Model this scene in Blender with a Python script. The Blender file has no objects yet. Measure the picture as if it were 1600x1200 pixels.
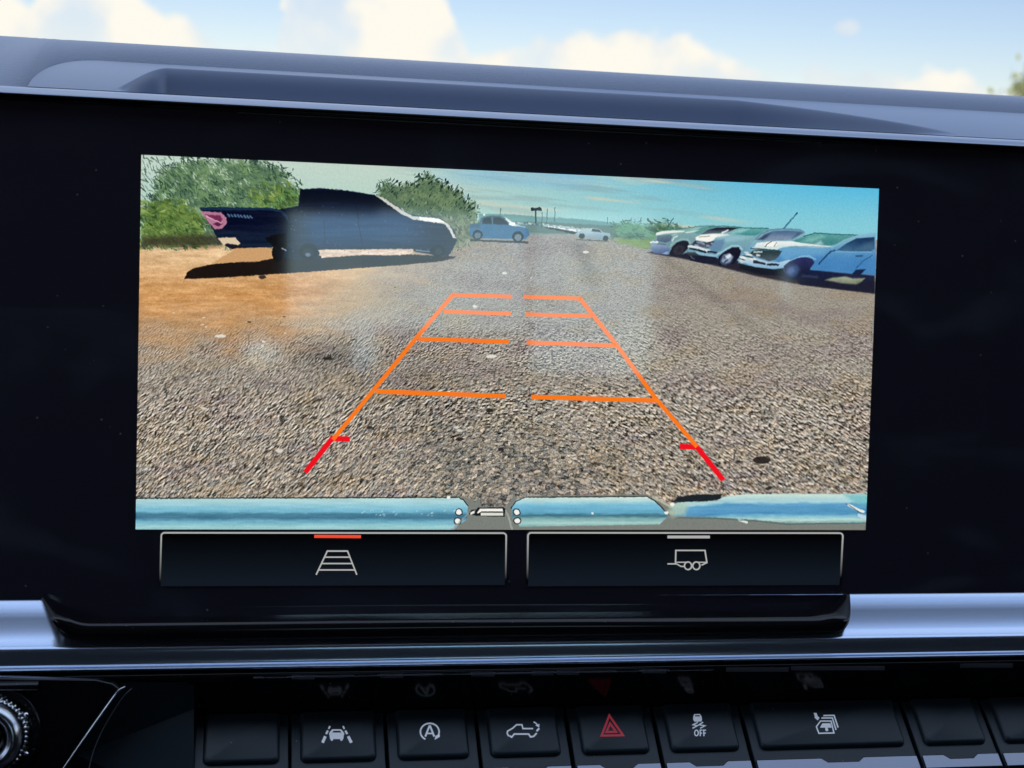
import bpy, bmesh, math
import numpy as np
from mathutils import Vector, Matrix
S = bpy.context.scene
COL = S.collection
R = math.radians

# ------------------------------------------------------------------ camera, sky, sun, exposure
F = 2226.12                                     # focal length in photo pixels (1600 wide)
AX = np.array([0.98404777, 0.01894218, 0.17689311])
AY = np.array([-0.17575074, -0.05074023, 0.98312619])
AZ = np.array([0.02759815, -0.99853223, -0.04660171])
CAM = np.array([0.0, -0.5, 0.0])
cd = bpy.data.cameras.new('camera'); cam = bpy.data.objects.new('camera', cd); COL.objects.link(cam)
right = Vector((AX[0], AY[0], AZ[0])); up = Vector((-AX[1], -AY[1], -AZ[1])); back = Vector((-AX[2], -AY[2], -AZ[2]))
TILT = R(-8.0)                                  # the display and the dash lean back by this much; everything in the cab is laid out square to the screen, then tilted
T0 = Matrix.Rotation(TILT, 4, 'X'); T3 = np.array(T0.to_3x3())
m = Matrix((right, up, back)).transposed().to_4x4(); m.translation = Vector(CAM)
cam.matrix_world = T0 @ m
cd.sensor_width = 36; cd.lens = 36*F/1600; cd.clip_start = 0.01; cd.clip_end = 3000
cd.dof.use_dof = True; cd.dof.focus_distance = 0.515; cd.dof.aperture_fstop = 19
S.camera = cam
S.view_settings.view_transform = 'Standard'; S.view_settings.look = 'None'
S.view_settings.exposure = 0.3; S.view_settings.gamma = 1
S.cycles.max_bounces = 6

def ray(x, y):
    c = np.array([(x-800)/F, (y-600)/F, 1.0]); return np.array([AX@c, AY@c, AZ@c])
def px(x, y, Y=0.0):
    """the point of the plane at depth Y that the photo shows at x, y"""
    d = ray(x, y); return CAM + d*((Y-CAM[1])/d[1])
def zz(y, Y, x=800): return px(x, y, Y)[2]
def xx(x, Y, y=600): return px(x, y, Y)[0]
def rp(x, y, p0, n):
    d = ray(x, y); p0 = np.array(p0); n = np.array(n); return CAM + d*(((p0-CAM)@n)/(d@n))

SUN_EL, SUN_ROT = 33.0, 186.0
sl = bpy.data.lights.new('sun', 'SUN'); sun = bpy.data.objects.new('sun', sl); COL.objects.link(sun)
sl.energy = 3.2; sl.angle = R(0.5); sl.color = (1.0, 0.93, 0.82)
sd = Vector((math.sin(R(SUN_ROT))*math.cos(R(SUN_EL)), math.cos(R(SUN_ROT))*math.cos(R(SUN_EL)), math.sin(R(SUN_EL))))
sun.rotation_euler = (-sd).to_track_quat('-Z', 'Y').to_euler(); sun.location = sd*5

W = bpy.data.worlds.new('World'); S.world = W; W.use_nodes = True
nt = W.node_tree; N = nt.nodes; L = nt.links; N.clear()
def nd(t, **k):
    n = N.new(t)
    for a, v in k.items(): setattr(n, a, v)
    return n
def mth(op, a, b=None, clamp=False):
    n = nd('ShaderNodeMath', operation=op, use_clamp=clamp)
    for i, v in enumerate((a, b)):
        if v is None: continue
        if isinstance(v, (int, float)): n.inputs[i].default_value = v
        else: L.new(v, n.inputs[i])
    return n.outputs[0]
def mixc(fac, a, b):
    n = nd('ShaderNodeMix', data_type='RGBA')
    for i, v in ((0, fac), (6, a), (7, b)):
        if isinstance(v, (int, float, tuple)): n.inputs[i].default_value = v
        else: L.new(v, n.inputs[i])
    return n.outputs[2]
def sstep(v, a, b):
    n = nd('ShaderNodeMapRange', interpolation_type='SMOOTHSTEP'); L.new(v, n.inputs[0])
    n.inputs[1].default_value = a; n.inputs[2].default_value = b; return n.outputs[0]
sky = nd('ShaderNodeTexSky', sky_type='NISHITA', sun_disc=False)
sky.sun_elevation = R(SUN_EL); sky.sun_rotation = R(SUN_ROT); sky.air_density = 0.85; sky.dust_density = 0.1; sky.ozone_density = 2.0; sky.altitude = 300
tc = nd('ShaderNodeTexCoord'); sep = nd('ShaderNodeSeparateXYZ'); L.new(tc.outputs['Generated'], sep.inputs[0])
yy = mth('MAXIMUM', sep.outputs[1], 0.05)
az_ = mth('DIVIDE', sep.outputs[0], yy); el_ = mth('DIVIDE', sep.outputs[2], yy)
nz = nd('ShaderNodeTexNoise'); L.new(tc.outputs['Generated'], nz.inputs['Vector'])
nz.inputs['Scale'].default_value = 38; nz.inputs['Detail'].default_value = 5; nz.inputs['Roughness'].default_value = 0.62
wob = mth('MULTIPLY', mth('SUBTRACT', nz.outputs['Fac'], 0.5), 0.036)
# height of the cloud tops along the horizon ahead (tangent of elevation over tangent of azimuth)
tops = [(-200, 20), (0, -30), (40, -5), (70, -60), (200, -25), (240, 8), (300, 30), (330, 58), (395, 70), (440, 40), (470, -30), (650, -45), (697, -10), (722, 50),
        (748, 90), (790, 80), (850, 62), (900, 52), (960, 47), (1010, 46), (1060, 50), (1090, 62), (1130, 85), (1175, 103),
        (1220, 118), (1245, 128), (1262, 104), (1340, 106), (1400, 116), (1440, 110), (1505, 114), (1550, 142), (1700, 160), (1900, 60), (2200, 120)]
A0, A1, E0, E1 = -0.45, 0.95, -0.1, 0.30
fc = nd('ShaderNodeFloatCurve'); cv = fc.mapping.curves[0]
pts = []
for x, y in tops:
    d = T3@ray(x, y); pts.append(((d[0]/d[1]-A0)/(A1-A0), (d[2]/d[1]-E0)/(E1-E0)))
cv.points[0].location = pts[0]; cv.points[1].location = pts[-1]
for p in pts[1:-1]: cv.points.new(*p)
for p in cv.points: p.handle_type = 'AUTO_CLAMPED'
fc.mapping.update()
aw = mth('DIVIDE', mth('SUBTRACT', mth('ADD', az_, wob), A0), A1-A0, True)
L.new(aw, fc.inputs['Value'])
top = mth('ADD', mth('MULTIPLY', fc.outputs[0], E1-E0), E0)
dist = mth('SUBTRACT', mth('ADD', top, wob), el_)
c_front = sstep(dist, -0.002, 0.007)
# small single puff
pd = T3@ray(1325, 43); pu, pv = pd[0]/pd[1], pd[2]/pd[1]
du = mth('DIVIDE', mth('SUBTRACT', az_, pu), 0.011); dv = mth('DIVIDE', mth('SUBTRACT', el_, pv), 0.006)
pr = mth('ADD', mth('ADD', mth('MULTIPLY', du, du), mth('MULTIPLY', dv, dv)), mth('MULTIPLY', wob, 40))
puff = mth('MULTIPLY', sstep(pr, 1.3, 0.1), 0.55)
# unseen clouds over the rest of the sky, brightened to light the dash
n2 = nd('ShaderNodeTexNoise'); L.new(tc.outputs['Generated'], n2.inputs['Vector'])
n2.inputs['Scale'].default_value = 3.2; n2.inputs['Detail'].default_value = 6; n2.inputs['Roughness'].default_value = 0.55
c_all = sstep(n2.outputs['Fac'], 0.26, 0.44)
front = mth('MULTIPLY', sstep(sep.outputs[1], 0.25, 0.5), sstep(el_, 0.20, 0.15))
n3 = nd('ShaderNodeTexNoise'); L.new(tc.outputs['Generated'], n3.inputs['Vector'])
n3.inputs['Scale'].default_value = 17; n3.inputs['Detail'].default_value = 4
gap = sstep(n3.outputs['Fac'], 0.60, 0.42)
c_front = mth('MULTIPLY', c_front, mth('ADD', 0.45, mth('MULTIPLY', gap, 0.55)))
c_f = mth('MAXIMUM', c_front, puff)
cm = nd('ShaderNodeMix', data_type='FLOAT'); L.new(front, cm.inputs[0]); L.new(c_all, cm.inputs[2]); L.new(c_f, cm.inputs[3])
ST = 0.076
ccf = mixc(sstep(n3.outputs['Fac'], 0.40, 0.66), (0.81/ST, 0.78/ST, 0.70/ST, 1), (0.62/ST, 0.64/ST, 0.69/ST, 1))
cco = mixc(sstep(n2.outputs['Fac'], 0.45, 0.68), (0.50/ST, 0.66/ST, 0.98/ST, 1), (0.86/ST, 0.95/ST, 1.10/ST, 1))
ccol = mixc(sstep(sep.outputs[2], 0.15, 0.32), ccf, cco)
hz = nd('ShaderNodeVectorMath', operation='MULTIPLY'); L.new(sky.outputs[0], hz.inputs[0]); hz.inputs[1].default_value = (1.0, 0.95, 1.03)
skyc = hz.outputs[0]
bg = nd('ShaderNodeBackground'); bg.inputs[1].default_value = ST
L.new(mixc(cm.outputs[0], skyc, ccol), bg.inputs[0])
out = nd('ShaderNodeOutputWorld'); L.new(bg.outputs[0], out.inputs[0])
W.cycles.sampling_method = 'MANUAL'; W.cycles.sample_map_resolution = 1024

# ------------------------------------------------------------------ helpers
def mat(name, base, rough=0.5, metal=0.0, spec=0.5, emit=None, es=1.0, bump=None, var=0.0, coat=0.0):
    M = bpy.data.materials.new(name); M.use_nodes = True; t = M.node_tree; b = t.nodes['Principled BSDF']
    b.inputs['Base Color'].default_value = (*base, 1); b.inputs['Roughness'].default_value = rough
    b.inputs['Metallic'].default_value = metal; b.inputs['Specular IOR Level'].default_value = spec
    b.inputs['Coat Weight'].default_value = coat
    if emit: b.inputs['Emission Color'].default_value = (*emit, 1); b.inputs['Emission Strength'].default_value = es
    co = t.nodes.new('ShaderNodeTexCoord')
    if var:
        n = t.nodes.new('ShaderNodeTexNoise'); n.inputs['Scale'].default_value = 60; n.inputs['Detail'].default_value = 6
        t.links.new(co.outputs['Object'], n.inputs['Vector'])
        r = t.nodes.new('ShaderNodeMapRange'); t.links.new(n.outputs['Fac'], r.inputs[0])
        r.inputs[3].default_value = max(0.02, rough-var); r.inputs[4].default_value = rough+var
        t.links.new(r.outputs[0], b.inputs['Roughness'])
        mx = t.nodes.new('ShaderNodeMix'); mx.data_type = 'RGBA'; t.links.new(n.outputs['Fac'], mx.inputs[0])
        mx.inputs[6].default_value = (*[c*(1-var) for c in base], 1); mx.inputs[7].default_value = (*[c*(1+var) for c in base], 1)
        t.links.new(mx.outputs[2], b.inputs['Base Color'])
    if bump:
        kind, sc, st, dist_ = bump
        if kind == 'voronoi':
            n = t.nodes.new('ShaderNodeTexVoronoi'); n.inputs['Scale'].default_value = sc; o = n.outputs['Distance']
            n.feature = 'F1'
        else:
            n = t.nodes.new('ShaderNodeTexNoise'); n.inputs['Scale'].default_value = sc; n.inputs['Detail'].default_value = 4; o = n.outputs['Fac']
        t.links.new(co.outputs['Object'], n.inputs['Vector'])
        bp = t.nodes.new('ShaderNodeBump'); bp.inputs['Strength'].default_value = st; bp.inputs['Distance'].default_value = dist_
        t.links.new(o, bp.inputs['Height']); t.links.new(bp.outputs[0], b.inputs['Normal'])
    return M
def dusty(M, scale=420, thr=0.07, amount=0.25, dens=0.12):
    """sparse pale dust specks over a gloss surface"""
    t = M.node_tree; b = t.nodes['Principled BSDF']; co = t.nodes.new('ShaderNodeTexCoord')
    v = t.nodes.new('ShaderNodeTexVoronoi'); v.inputs['Scale'].default_value = scale; t.links.new(co.outputs['Object'], v.inputs['Vector'])
    s = t.nodes.new('ShaderNodeSeparateColor'); t.links.new(v.outputs['Color'], s.inputs[0])
    a = t.nodes.new('ShaderNodeMath'); a.operation = 'LESS_THAN'; t.links.new(v.outputs['Distance'], a.inputs[0])
    sz = t.nodes.new('ShaderNodeMath'); sz.operation = 'MULTIPLY'; t.links.new(s.outputs[1], sz.inputs[0]); sz.inputs[1].default_value = thr*2
    t.links.new(sz.outputs[0], a.inputs[1])
    c = t.nodes.new('ShaderNodeMath'); c.operation = 'LESS_THAN'; t.links.new(s.outputs[0], c.inputs[0]); c.inputs[1].default_value = dens
    d = t.nodes.new('ShaderNodeMath'); d.operation = 'MULTIPLY'; t.links.new(a.outputs[0], d.inputs[0]); t.links.new(c.outputs[0], d.inputs[1])
    mx = t.nodes.new('ShaderNodeMix'); mx.data_type = 'RGBA'; t.links.new(d.outputs[0], mx.inputs[0])
    mx.inputs[6].default_value = b.inputs['Base Color'].default_value; mx.inputs[7].default_value = (amount, amount, amount, 1)
    if b.inputs['Base Color'].is_linked: t.links.new(b.inputs['Base Color'].links[0].from_socket, mx.inputs[6])
    t.links.new(mx.outputs[2], b.inputs['Base Color'])
    return M

def ob(name, verts, faces, M, parent=None, smooth=False, label=None):
    me = bpy.data.meshes.new(name); me.from_pydata([tuple(map(float, v)) for v in verts], [], faces); me.validate()
    bm = bmesh.new(); bm.from_mesh(me); bmesh.ops.recalc_face_normals(bm, faces=bm.faces); bm.to_mesh(me); bm.free()
    if smooth:
        me.shade_smooth()
    me.materials.append(M)
    o = bpy.data.objects.new(name, me); COL.objects.link(o)
    if parent:
        o.parent = parent; o.matrix_parent_inverse = parent.matrix_world.inverted() if parent.type != 'EMPTY' else Matrix.Translation(-parent.location)
    if label: o['label'] = label
    return o
def thing(name, label, cat, loc, group=None):
    o = bpy.data.objects.new(name, None); COL.objects.link(o); o.location = tuple(map(float, loc)); o.empty_display_size = 0.01
    o['label'] = label; o['category'] = cat
    if group: o['group'] = group
    return o
def tag(o, label, cat, group=None):
    o['label'] = label; o['category'] = cat
    if group: o['group'] = group
def bevel(o, w, seg=3, ang=30):
    md = o.modifiers.new('bevel', 'BEVEL'); md.width = w; md.segments = seg; md.limit_method = 'ANGLE'; md.angle_limit = R(ang)
    return o
def sharp(o, ang=35):
    o.data.shade_smooth()
    bm = bmesh.new(); bm.from_mesh(o.data)
    for e in bm.edges:
        if len(e.link_faces) == 2 and e.calc_face_angle(0) > R(ang): e.smooth = False
    bm.to_mesh(o.data); bm.free(); return o
def extrude_x(name, prof, X0, X1, M, parent=None, n=2, closed=False, smooth=True, fn=None, xs=None):
    """a profile of (Y, Z) points run along X"""
    xs = np.linspace(X0, X1, n) if xs is None else np.array(xs); n = len(xs); V = []; Fc = []
    for i, X in enumerate(xs):
        for j, (Y, Z) in enumerate(prof if fn is None else fn(X)): V.append((X, Y, Z))
    k = len(V)//n; rng = k if closed else k-1
    for i in range(n-1):
        for j in range(rng):
            a = i*k+j; b = i*k+(j+1) % k; Fc.append((a, b, b+k, a+k))
    if closed: Fc += [tuple(range(k)), tuple(range((n-1)*k, n*k))]
    return ob(name, V, Fc, M, parent, smooth)
def smooth_profile(pts, r=3):
    """round the corners of an open polyline by Chaikin cutting"""
    p = [np.array(q, float) for q in pts]
    for _ in range(r):
        q = [p[0]]
        for a, b in zip(p[:-1], p[1:]): q += [a*.75+b*.25, a*.25+b*.75]
        q.append(p[-1]); p = q
    return [tuple(v) for v in p]
def prism(name, poly3, depth, M, parent=None):
    """closed polygon of 3-D points given a thickness along vector depth"""
    n = len(poly3); V = [np.array(p) for p in poly3] + [np.array(p)+np.array(depth) for p in poly3]
    Fc = [tuple(range(n)), tuple(range(2*n-1, n-1, -1))] + [(i, (i+1) % n, (i+1) % n+n, i+n) for i in range(n)]
    return ob(name, V, Fc, M, parent)
class Flat:
    """flat print: ribbons and filled shapes given in 2-D, mapped on to a plane by fn and given thickness th along nrm"""
    def __init__(s, fn, nrm, th=0.00015): s.V = []; s.F = []; s.fn = fn; s.n = np.array(nrm)*th
    def fill(s, pts):
        k = len(s.V); n = len(pts); P = [s.fn(*p) for p in pts]
        s.V += [p+s.n for p in P] + P; s.F += [tuple(range(k, k+n))] + [(k+i, k+(i+1) % n, k+n+(i+1) % n, k+n+i) for i in range(n)]
        return s
    def rib(s, pts, w, closed=False):
        pts = [np.array(p, float) for p in pts]; n = len(pts); Lf, Rt = [], []
        for i in range(n):
            a = pts[i-1] if (i > 0 or closed) else None; b = pts[(i+1) % n] if (i < n-1 or closed) else None
            d1 = (pts[i]-a) if a is not None else (b-pts[i]); d2 = (b-pts[i]) if b is not None else d1
            d1 = d1/np.linalg.norm(d1); d2 = d2/np.linalg.norm(d2); t = d1+d2; t = t/max(np.linalg.norm(t), 1e-6)
            nn = np.array([-t[1], t[0]]); c = max(0.4, abs(nn@np.array([-d1[1], d1[0]])))
            Lf.append(pts[i]+nn*w/2/c); Rt.append(pts[i]-nn*w/2/c)
        for i in range(n if closed else n-1):
            j = (i+1) % n; s.fill([Lf[i], Lf[j], Rt[j], Rt[i]])
        return s
    def make(s, name, M, parent=None, label=None): return ob(name, s.V, s.F, M, parent, label=label)
def arc(cx, cy, rx, ry, a0, a1, n=16):
    return [(cx+rx*math.cos(R(a0+(a1-a0)*i/n)), cy+ry*math.sin(R(a0+(a1-a0)*i/n))) for i in range(n+1)]

# ------------------------------------------------------------------ materials
m_leather = mat('grained_vinyl', (0.105, 0.145, 0.235), 0.36, spec=0.5, bump=('voronoi', 1300, 0.32, 0.0004)); m_leather.node_tree.nodes['Principled BSDF'].inputs['IOR'].default_value = 1.65
m_hood = mat('satin_grey_plastic', (0.115, 0.165, 0.275), 0.30, spec=0.5, bump=('noise', 2500, 0.12, 0.0002)); m_hood.node_tree.nodes['Principled BSDF'].inputs['IOR'].default_value = 1.65
m_lip = mat('satin_silver_lip', (0.33, 0.36, 0.43), 0.26, metal=0.8)
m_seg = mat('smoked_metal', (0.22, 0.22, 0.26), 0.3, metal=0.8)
m_silver = mat('satin_silver_paint', (0.58, 0.68, 0.84), 0.18, metal=0.9)
m_glass = dusty(mat('black_display_glass', (0.034, 0.032, 0.050), 0.05, spec=0.5), 330, 0.06, 0.22, 0.14)
m_gloss = dusty(mat('piano_black_plastic', (0.006, 0.006, 0.008), 0.09, spec=0.5, var=0.03), 700, 0.06, 0.25, 0.10)
m_chin = dusty(mat('black_gloss_housing', (0.008, 0.008, 0.010), 0.13, spec=0.5, var=0.04), 900, 0.07, 0.30, 0.12)
m_key = dusty(mat('matte_black_key', (0.012, 0.026, 0.036), 0.40, spec=0.5, bump=('noise', 4000, 0.15, 0.0001)), 500, 0.06, 0.3, 0.05)
m_dark = mat('dark_recess_plastic', (0.008, 0.009, 0.012), 0.5, spec=0.3)
m_keychrome = mat('brushed_key_chrome', (0.24, 0.26, 0.31), 0.27, metal=1.0)
m_mirror = dusty(mat('dark_gloss_strip', (0.006, 0.006, 0.008), 0.12, spec=0.28), 700, 0.06, 0.25, 0.10)
m_chrome = mat('chrome', (0.80, 0.82, 0.85), 0.12, metal=1.0)
m_chrome2 = mat('satin_chrome', (0.62, 0.66, 0.72), 0.22, metal=1.0)
m_print = mat('white_key_print', (0.70, 0.74, 0.80), 0.5, emit=(0.62, 0.72, 0.90), es=0.25)
m_red = mat('red_key_print', (0.45, 0.03, 0.05), 0.5, emit=(0.55, 0.05, 0.08), es=0.22)
def smears(M, amt):
    """faint wipe marks and finger smears on gloss"""
    t = M.node_tree; b = t.nodes['Principled BSDF']; co = t.nodes.new('ShaderNodeTexCoord'); mp = t.nodes.new('ShaderNodeMapping')
    mp.inputs['Scale'].default_value = (1, 1, 2.6); mp.inputs['Rotation'].default_value = (0, 0.5, 0); t.links.new(co.outputs['Object'], mp.inputs[0])
    n = t.nodes.new('ShaderNodeTexNoise'); n.inputs['Scale'].default_value = 13; n.inputs['Detail'].default_value = 5; n.inputs['Distortion'].default_value = 1.6; t.links.new(mp.outputs[0], n.inputs['Vector'])
    r_ = t.nodes.new('ShaderNodeMapRange'); r_.interpolation_type = 'SMOOTHSTEP'; t.links.new(n.outputs['Fac'], r_.inputs[0]); r_.inputs[1].default_value = .48; r_.inputs[2].default_value = .72; r_.inputs[3].default_value = 0; r_.inputs[4].default_value = 1
    mx = t.nodes.new('ShaderNodeMix'); mx.data_type = 'RGBA'; t.links.new(r_.outputs[0], mx.inputs[0]); t.links.new(b.inputs['Base Color'].links[0].from_socket, mx.inputs[6]); mx.inputs[7].default_value = (*amt, 1)
    t.links.new(mx.outputs[2], b.inputs['Base Color'])
smears(m_glass, (0.052, 0.058, 0.080))
def cover(M): M.node_tree.nodes['Principled BSDF'].inputs['IOR'].default_value = 2.35; return M
cover(m_glass)
m_ui = mat('display_grey_line', (0.005, 0.005, 0.005), 0.05, emit=(0.42, 0.42, 0.41), es=0.81)
m_ui_red = mat('display_red_bar', (0.005, 0.005, 0.005), 0.05, emit=(0.90, 0.07, 0.03), es=0.81)
m_orange = mat('display_orange_line', (0.005, 0.005, 0.005), 0.05, emit=(0.93, 0.19, 0.012), es=0.81)
m_redline = mat('display_red_line', (0.005, 0.005, 0.005), 0.05, emit=(0.84, 0.006, 0.016), es=0.81)

# ------------------------------------------------------------------ what the screen shows: a rear camera picture computed here
def make_picture():
    TW, TH = 1500, 720
    q0, q1 = px(221, 242), px(1352, 828); q2, q3 = px(1373, 295), px(212, 827)
    xa, xb = (q0[0]+q3[0])/2, (q1[0]+q2[0])/2; zt, zb = (q0[2]+q2[2])/2, (q1[2]+q3[2])/2
    gx, gz = np.meshgrid(xa+(np.arange(TW)+.5)/TW*(xb-xa), zb+(np.arange(TH)+.5)/TH*(zt-zb))
    P = np.stack([gx, np.full_like(gx, 0.5), gz])
    RT = np.stack([AX, AY, AZ], 1)
    c = np.tensordot(RT, P, 1); X = c[0]/c[2]*F+800; Y = c[1]/c[2]*F+600
    I = np.zeros((TH, TW, 3))
    def h(ix, iy, s):
        a = (ix.astype(np.int64)*374761393+iy.astype(np.int64)*668265263+s*974711) & 0xffffffff
        a = ((a ^ (a >> 13))*1274126177) & 0xffffffff; a = (a ^ (a >> 16)); a = (a*2246822519) & 0xffffffff; return ((a ^ (a >> 15)) & 0xffff)/65535.0
    def vn(x, y, s):
        ix, iy = np.floor(x), np.floor(y); fx, fy = x-ix, y-iy; fx = fx*fx*(3-2*fx); fy = fy*fy*(3-2*fy)
        return (h(ix, iy, s)*(1-fx)+h(ix+1, iy, s)*fx)*(1-fy)+(h(ix, iy+1, s)*(1-fx)+h(ix+1, iy+1, s)*fx)*fy
    def fbm(x, y, s, o=4, g=.5):
        t = 0; a = 1; n_ = 0
        for k in range(o): t = t+a*vn(x*2**k, y*2**k, s+k*17); n_ += a; a *= g
        return t/n_
    def ss(a, b, v): t = np.clip((v-a)/(b-a), 0, 1); return t*t*(3-2*t)
    def C(*c): return np.array(c, float)
    def lerp(a, b, t): return a*(1-t[..., None])+b*t[..., None]
    WX = X+(vn(X/3.0, Y/2.4, 900)-.5)*1.5; WY = Y+(vn(X/3.0, Y/2.4, 901)-.5)*1.2        # slightly ragged camera edges
    def sdf(pts, x, y):
        d = np.full(x.shape, 1e9); ins = np.zeros(x.shape, bool); n = len(pts)
        for i in range(n):
            ax, ay = pts[i]; bx, by = pts[(i+1) % n]; ex, ey = bx-ax, by-ay; wx, wy = x-ax, y-ay
            t = np.clip((wx*ex+wy*ey)/(ex*ex+ey*ey+1e-9), 0, 1); d = np.minimum(d, (wx-ex*t)**2+(wy-ey*t)**2)
            cnd = (ay > y) != (by > y)
            if ey != 0: ins ^= cnd & (x < ax+(y-ay)*ex/ey)
        return np.where(ins, -1, 1)*np.sqrt(d)
    def win(xs, ys_, pd_):
        x0, x1, y0, y1 = min(xs)-pd_, max(xs)+pd_, min(ys_)-pd_, max(ys_)+pd_
        cs = [px(a, b) for a in (x0, x1) for b in (y0, y1)]; us = [(q[0]*1.0) for q in cs]; vs = [q[2] for q in cs]
        i0 = int((min(us)-xa)/(xb-xa)*TW)-1; i1 = int((max(us)-xa)/(xb-xa)*TW)+2; j0 = int((min(vs)-zb)/(zt-zb)*TH)-1; j1 = int((max(vs)-zb)/(zt-zb)*TH)+2
        return (slice(max(0, j0), max(0, min(TH, j1))), slice(max(0, i0), max(0, min(TW, i1))))
    def blend(m, al, col):
        if callable(col): col = col(X[m], Y[m])
        I[m] = I[m]*(1-al[..., None])+np.asarray(col)*al[..., None]
    def poly(pts, col, a=1.0, soft=.9, rag=1.0):
        xs = [p[0] for p in pts]; ys_ = [p[1] for p in pts]; pd_ = soft+3
        m = win(xs, ys_, pd_)
        x = X[m]*(1-rag)+WX[m]*rag; y = Y[m]*(1-rag)+WY[m]*rag
        blend(m, a*np.clip(.5-sdf(pts, x, y)/soft/2, 0, 1), col)
    def line(pts, w, col, a=1.0, soft=.8):
        xs = [p[0] for p in pts]; ys_ = [p[1] for p in pts]; pd_ = w+4
        m = win(xs, ys_, pd_); x, y = WX[m], WY[m]; d = np.full(x.shape, 1e9)
        for (ax, ay), (bx, by) in zip(pts[:-1], pts[1:]):
            ex, ey = bx-ax, by-ay; wx, wy = x-ax, y-ay; t = np.clip((wx*ex+wy*ey)/(ex*ex+ey*ey+1e-9), 0, 1); d = np.minimum(d, np.hypot(wx-ex*t, wy-ey*t))
        blend(m, a*np.clip(.5-(d-w/2)/soft/2, 0, 1), col)
    def ell(cx, cy, rx, ry, col, a=1.0, rot=0, soft=.9):
        poly([(cx+rx*math.cos(t)*math.cos(rot)-ry*math.sin(t)*math.sin(rot), cy+rx*math.cos(t)*math.sin(rot)+ry*math.sin(t)*math.cos(rot)) for t in np.linspace(0, 2*math.pi, 22)[:-1]], col, a, soft)
    def G(c1, c2, y0, y1, n_=10, k=7):
        return lambda x, y: C(*c1)*(1-ss(y0, y1, y)[..., None])+C(*c2)*ss(y0, y1, y)[..., None]+((fbm(x/k/1.6, y/k, 71, 3)-.5)*n_*2)[..., None]
    # --- sky
    t = ss(560, 1330, X); v = ss(250, 350, Y-(X-800)*.03)
    sky_ = lerp(lerp(C(196, 214, 202)+0*I, C(84, 184, 224)+0*I, t), lerp(C(176, 210, 198)+0*I, C(150, 210, 216)+0*I, t), v*.8)
    sx, sy = X*math.cos(.10)+Y*math.sin(.10), -X*math.sin(.10)+Y*math.cos(.10)
    st = ss(.48, .72, fbm(sx/95, sy/8.0, 5, 4))*ss(560, 760, X)*(1-ss(1050, 1180, X))*ss(400, 240, Y)
    st2 = ss(.5, .75, fbm(sx/120+9, sy/12.0, 25, 4))*ss(620, 760, X)*(1-ss(1100, 1200, X))
    sky_ = lerp(sky_, C(205, 208, 190)+0*I, st2*.8); sky_ = lerp(sky_, C(140, 160, 165)+0*I, st*.55)
    bl = ss(295, 275, Y-(X-700)*.046)*ss(640, 760, X)*(1-ss(880, 960, X)); sky_ = lerp(sky_, C(130, 185, 215)+0*I, bl*.5)
    I[:] = sky_
    # --- ground
    hy = 357+0*X; rel = np.maximum(Y-346, 1.5); gx_, gd = (X-822)/rel, 430/rel
    cell = .0130
    def stones(cs, seed):
        u, w = gx_/cs/1.15+(vn(gx_/cs*1.7, gd/cs*1.7, seed+7)-.5)*.7, gd*1.0/cs+(vn(gx_/cs*1.7, gd/cs*1.7, seed+8)-.5)*.7; iu, iw = np.floor(u), np.floor(w); b1 = np.full(u.shape, 9.); b2 = np.full(u.shape, 9.); val = np.zeros(u.shape)
        for du in (-1, 0, 1):
            for dw in (-1, 0, 1):
                cu, cw = iu+du, iw+dw; pu_, pw_ = cu+h(cu, cw, seed), cw+h(cu, cw, seed+1); d = (u-pu_)**2+(w-pw_)**2
                b2 = np.minimum(b2, np.maximum(d, b1)); nb = d < b1; val = np.where(nb, h(cu, cw, seed+2), val); b1 = np.minimum(b1, d)
        return val, np.sqrt(b2)-np.sqrt(b1)
    v1, g1 = stones(cell, 40); v2, g2 = stones(cell*2.1, 60)
    pxc = cell*rel                                   # cell size in pixels
    pv = (cell*rel*rel/430)                          # its height in pixels
    k1 = ss(.5, 2.2, pv); fine = vn(X/1.6, Y/1.3, 77)
    near = (v1-.5)*.50-ss(.26, .05, g1)*.42+.13-ss(.16, .04, v1)*.42+ss(.86, .97, v1)*.25; near2 = (v2-.5)*.26-ss(.12, .02, g2)*.16
    mid_ = (fbm(X/2.6, Y/1.7, 78, 2)-.5)*1.0
    dx_ = np.clip(X-815, -260, 260); Sx = dx_**2/760+(X-815-dx_)*np.sign(X-815)*.62; q_ = Y-Sx
    def relief(sc, sd):
        Lx, Hy = sc*1.45, sc; a_ = fbm(X/Lx, q_/Hy, sd, 2, .45); b_ = fbm(X/Lx+.22, q_/Hy+.62, sd, 2, .45); return (a_-b_)*1.35+(a_-.5)*.75-ss(.40, .24, a_)*.32
    r1, r2, r3, r4 = relief(1.15, 301), relief(1.9, 321), relief(2.7, 341), relief(3.5, 361)
    w1, w2, w3 = ss(90, 190, rel), ss(190, 300, rel), ss(300, 420, rel)
    rf = ((r1*(1-w1)+r2*w1)*(1-w2)+r3*w2)*(1-w3*.6)+r4*w3*.6
    mid2 = (fbm(X/2.6, Y/1.5, 78, 2)-.5)
    round_ = np.exp(-((X-800)/190)**2)*ss(620, 700, Y)
    mod_ = .65+.75*fbm(X/26, Y/10, 95, 3)
    spk = -ss(.80, .90, vn(X/4.2, q_/2.6, 96))*.42*ss(110, 260, rel)-ss(.86, .93, vn(X/7.5, q_/4.2, 97))*.36*ss(200, 360, rel)+ss(.84, .93, vn(X/3.6, q_/2.2, 98))*.26*ss(60, 200, rel)
    rf = rf*mod_+spk
    tex = rf*(.20+.80*ss(20, 230, rel))*(1-.5*round_)+near*k1*(.32+.36*round_)+.03+mid2*.5*(1-ss(60, 200, rel))*ss(2, 40, rel)+(fine-.5)*.16+(fbm(gx_*14, gd*6, 90, 4)-.5)*.20
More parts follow.
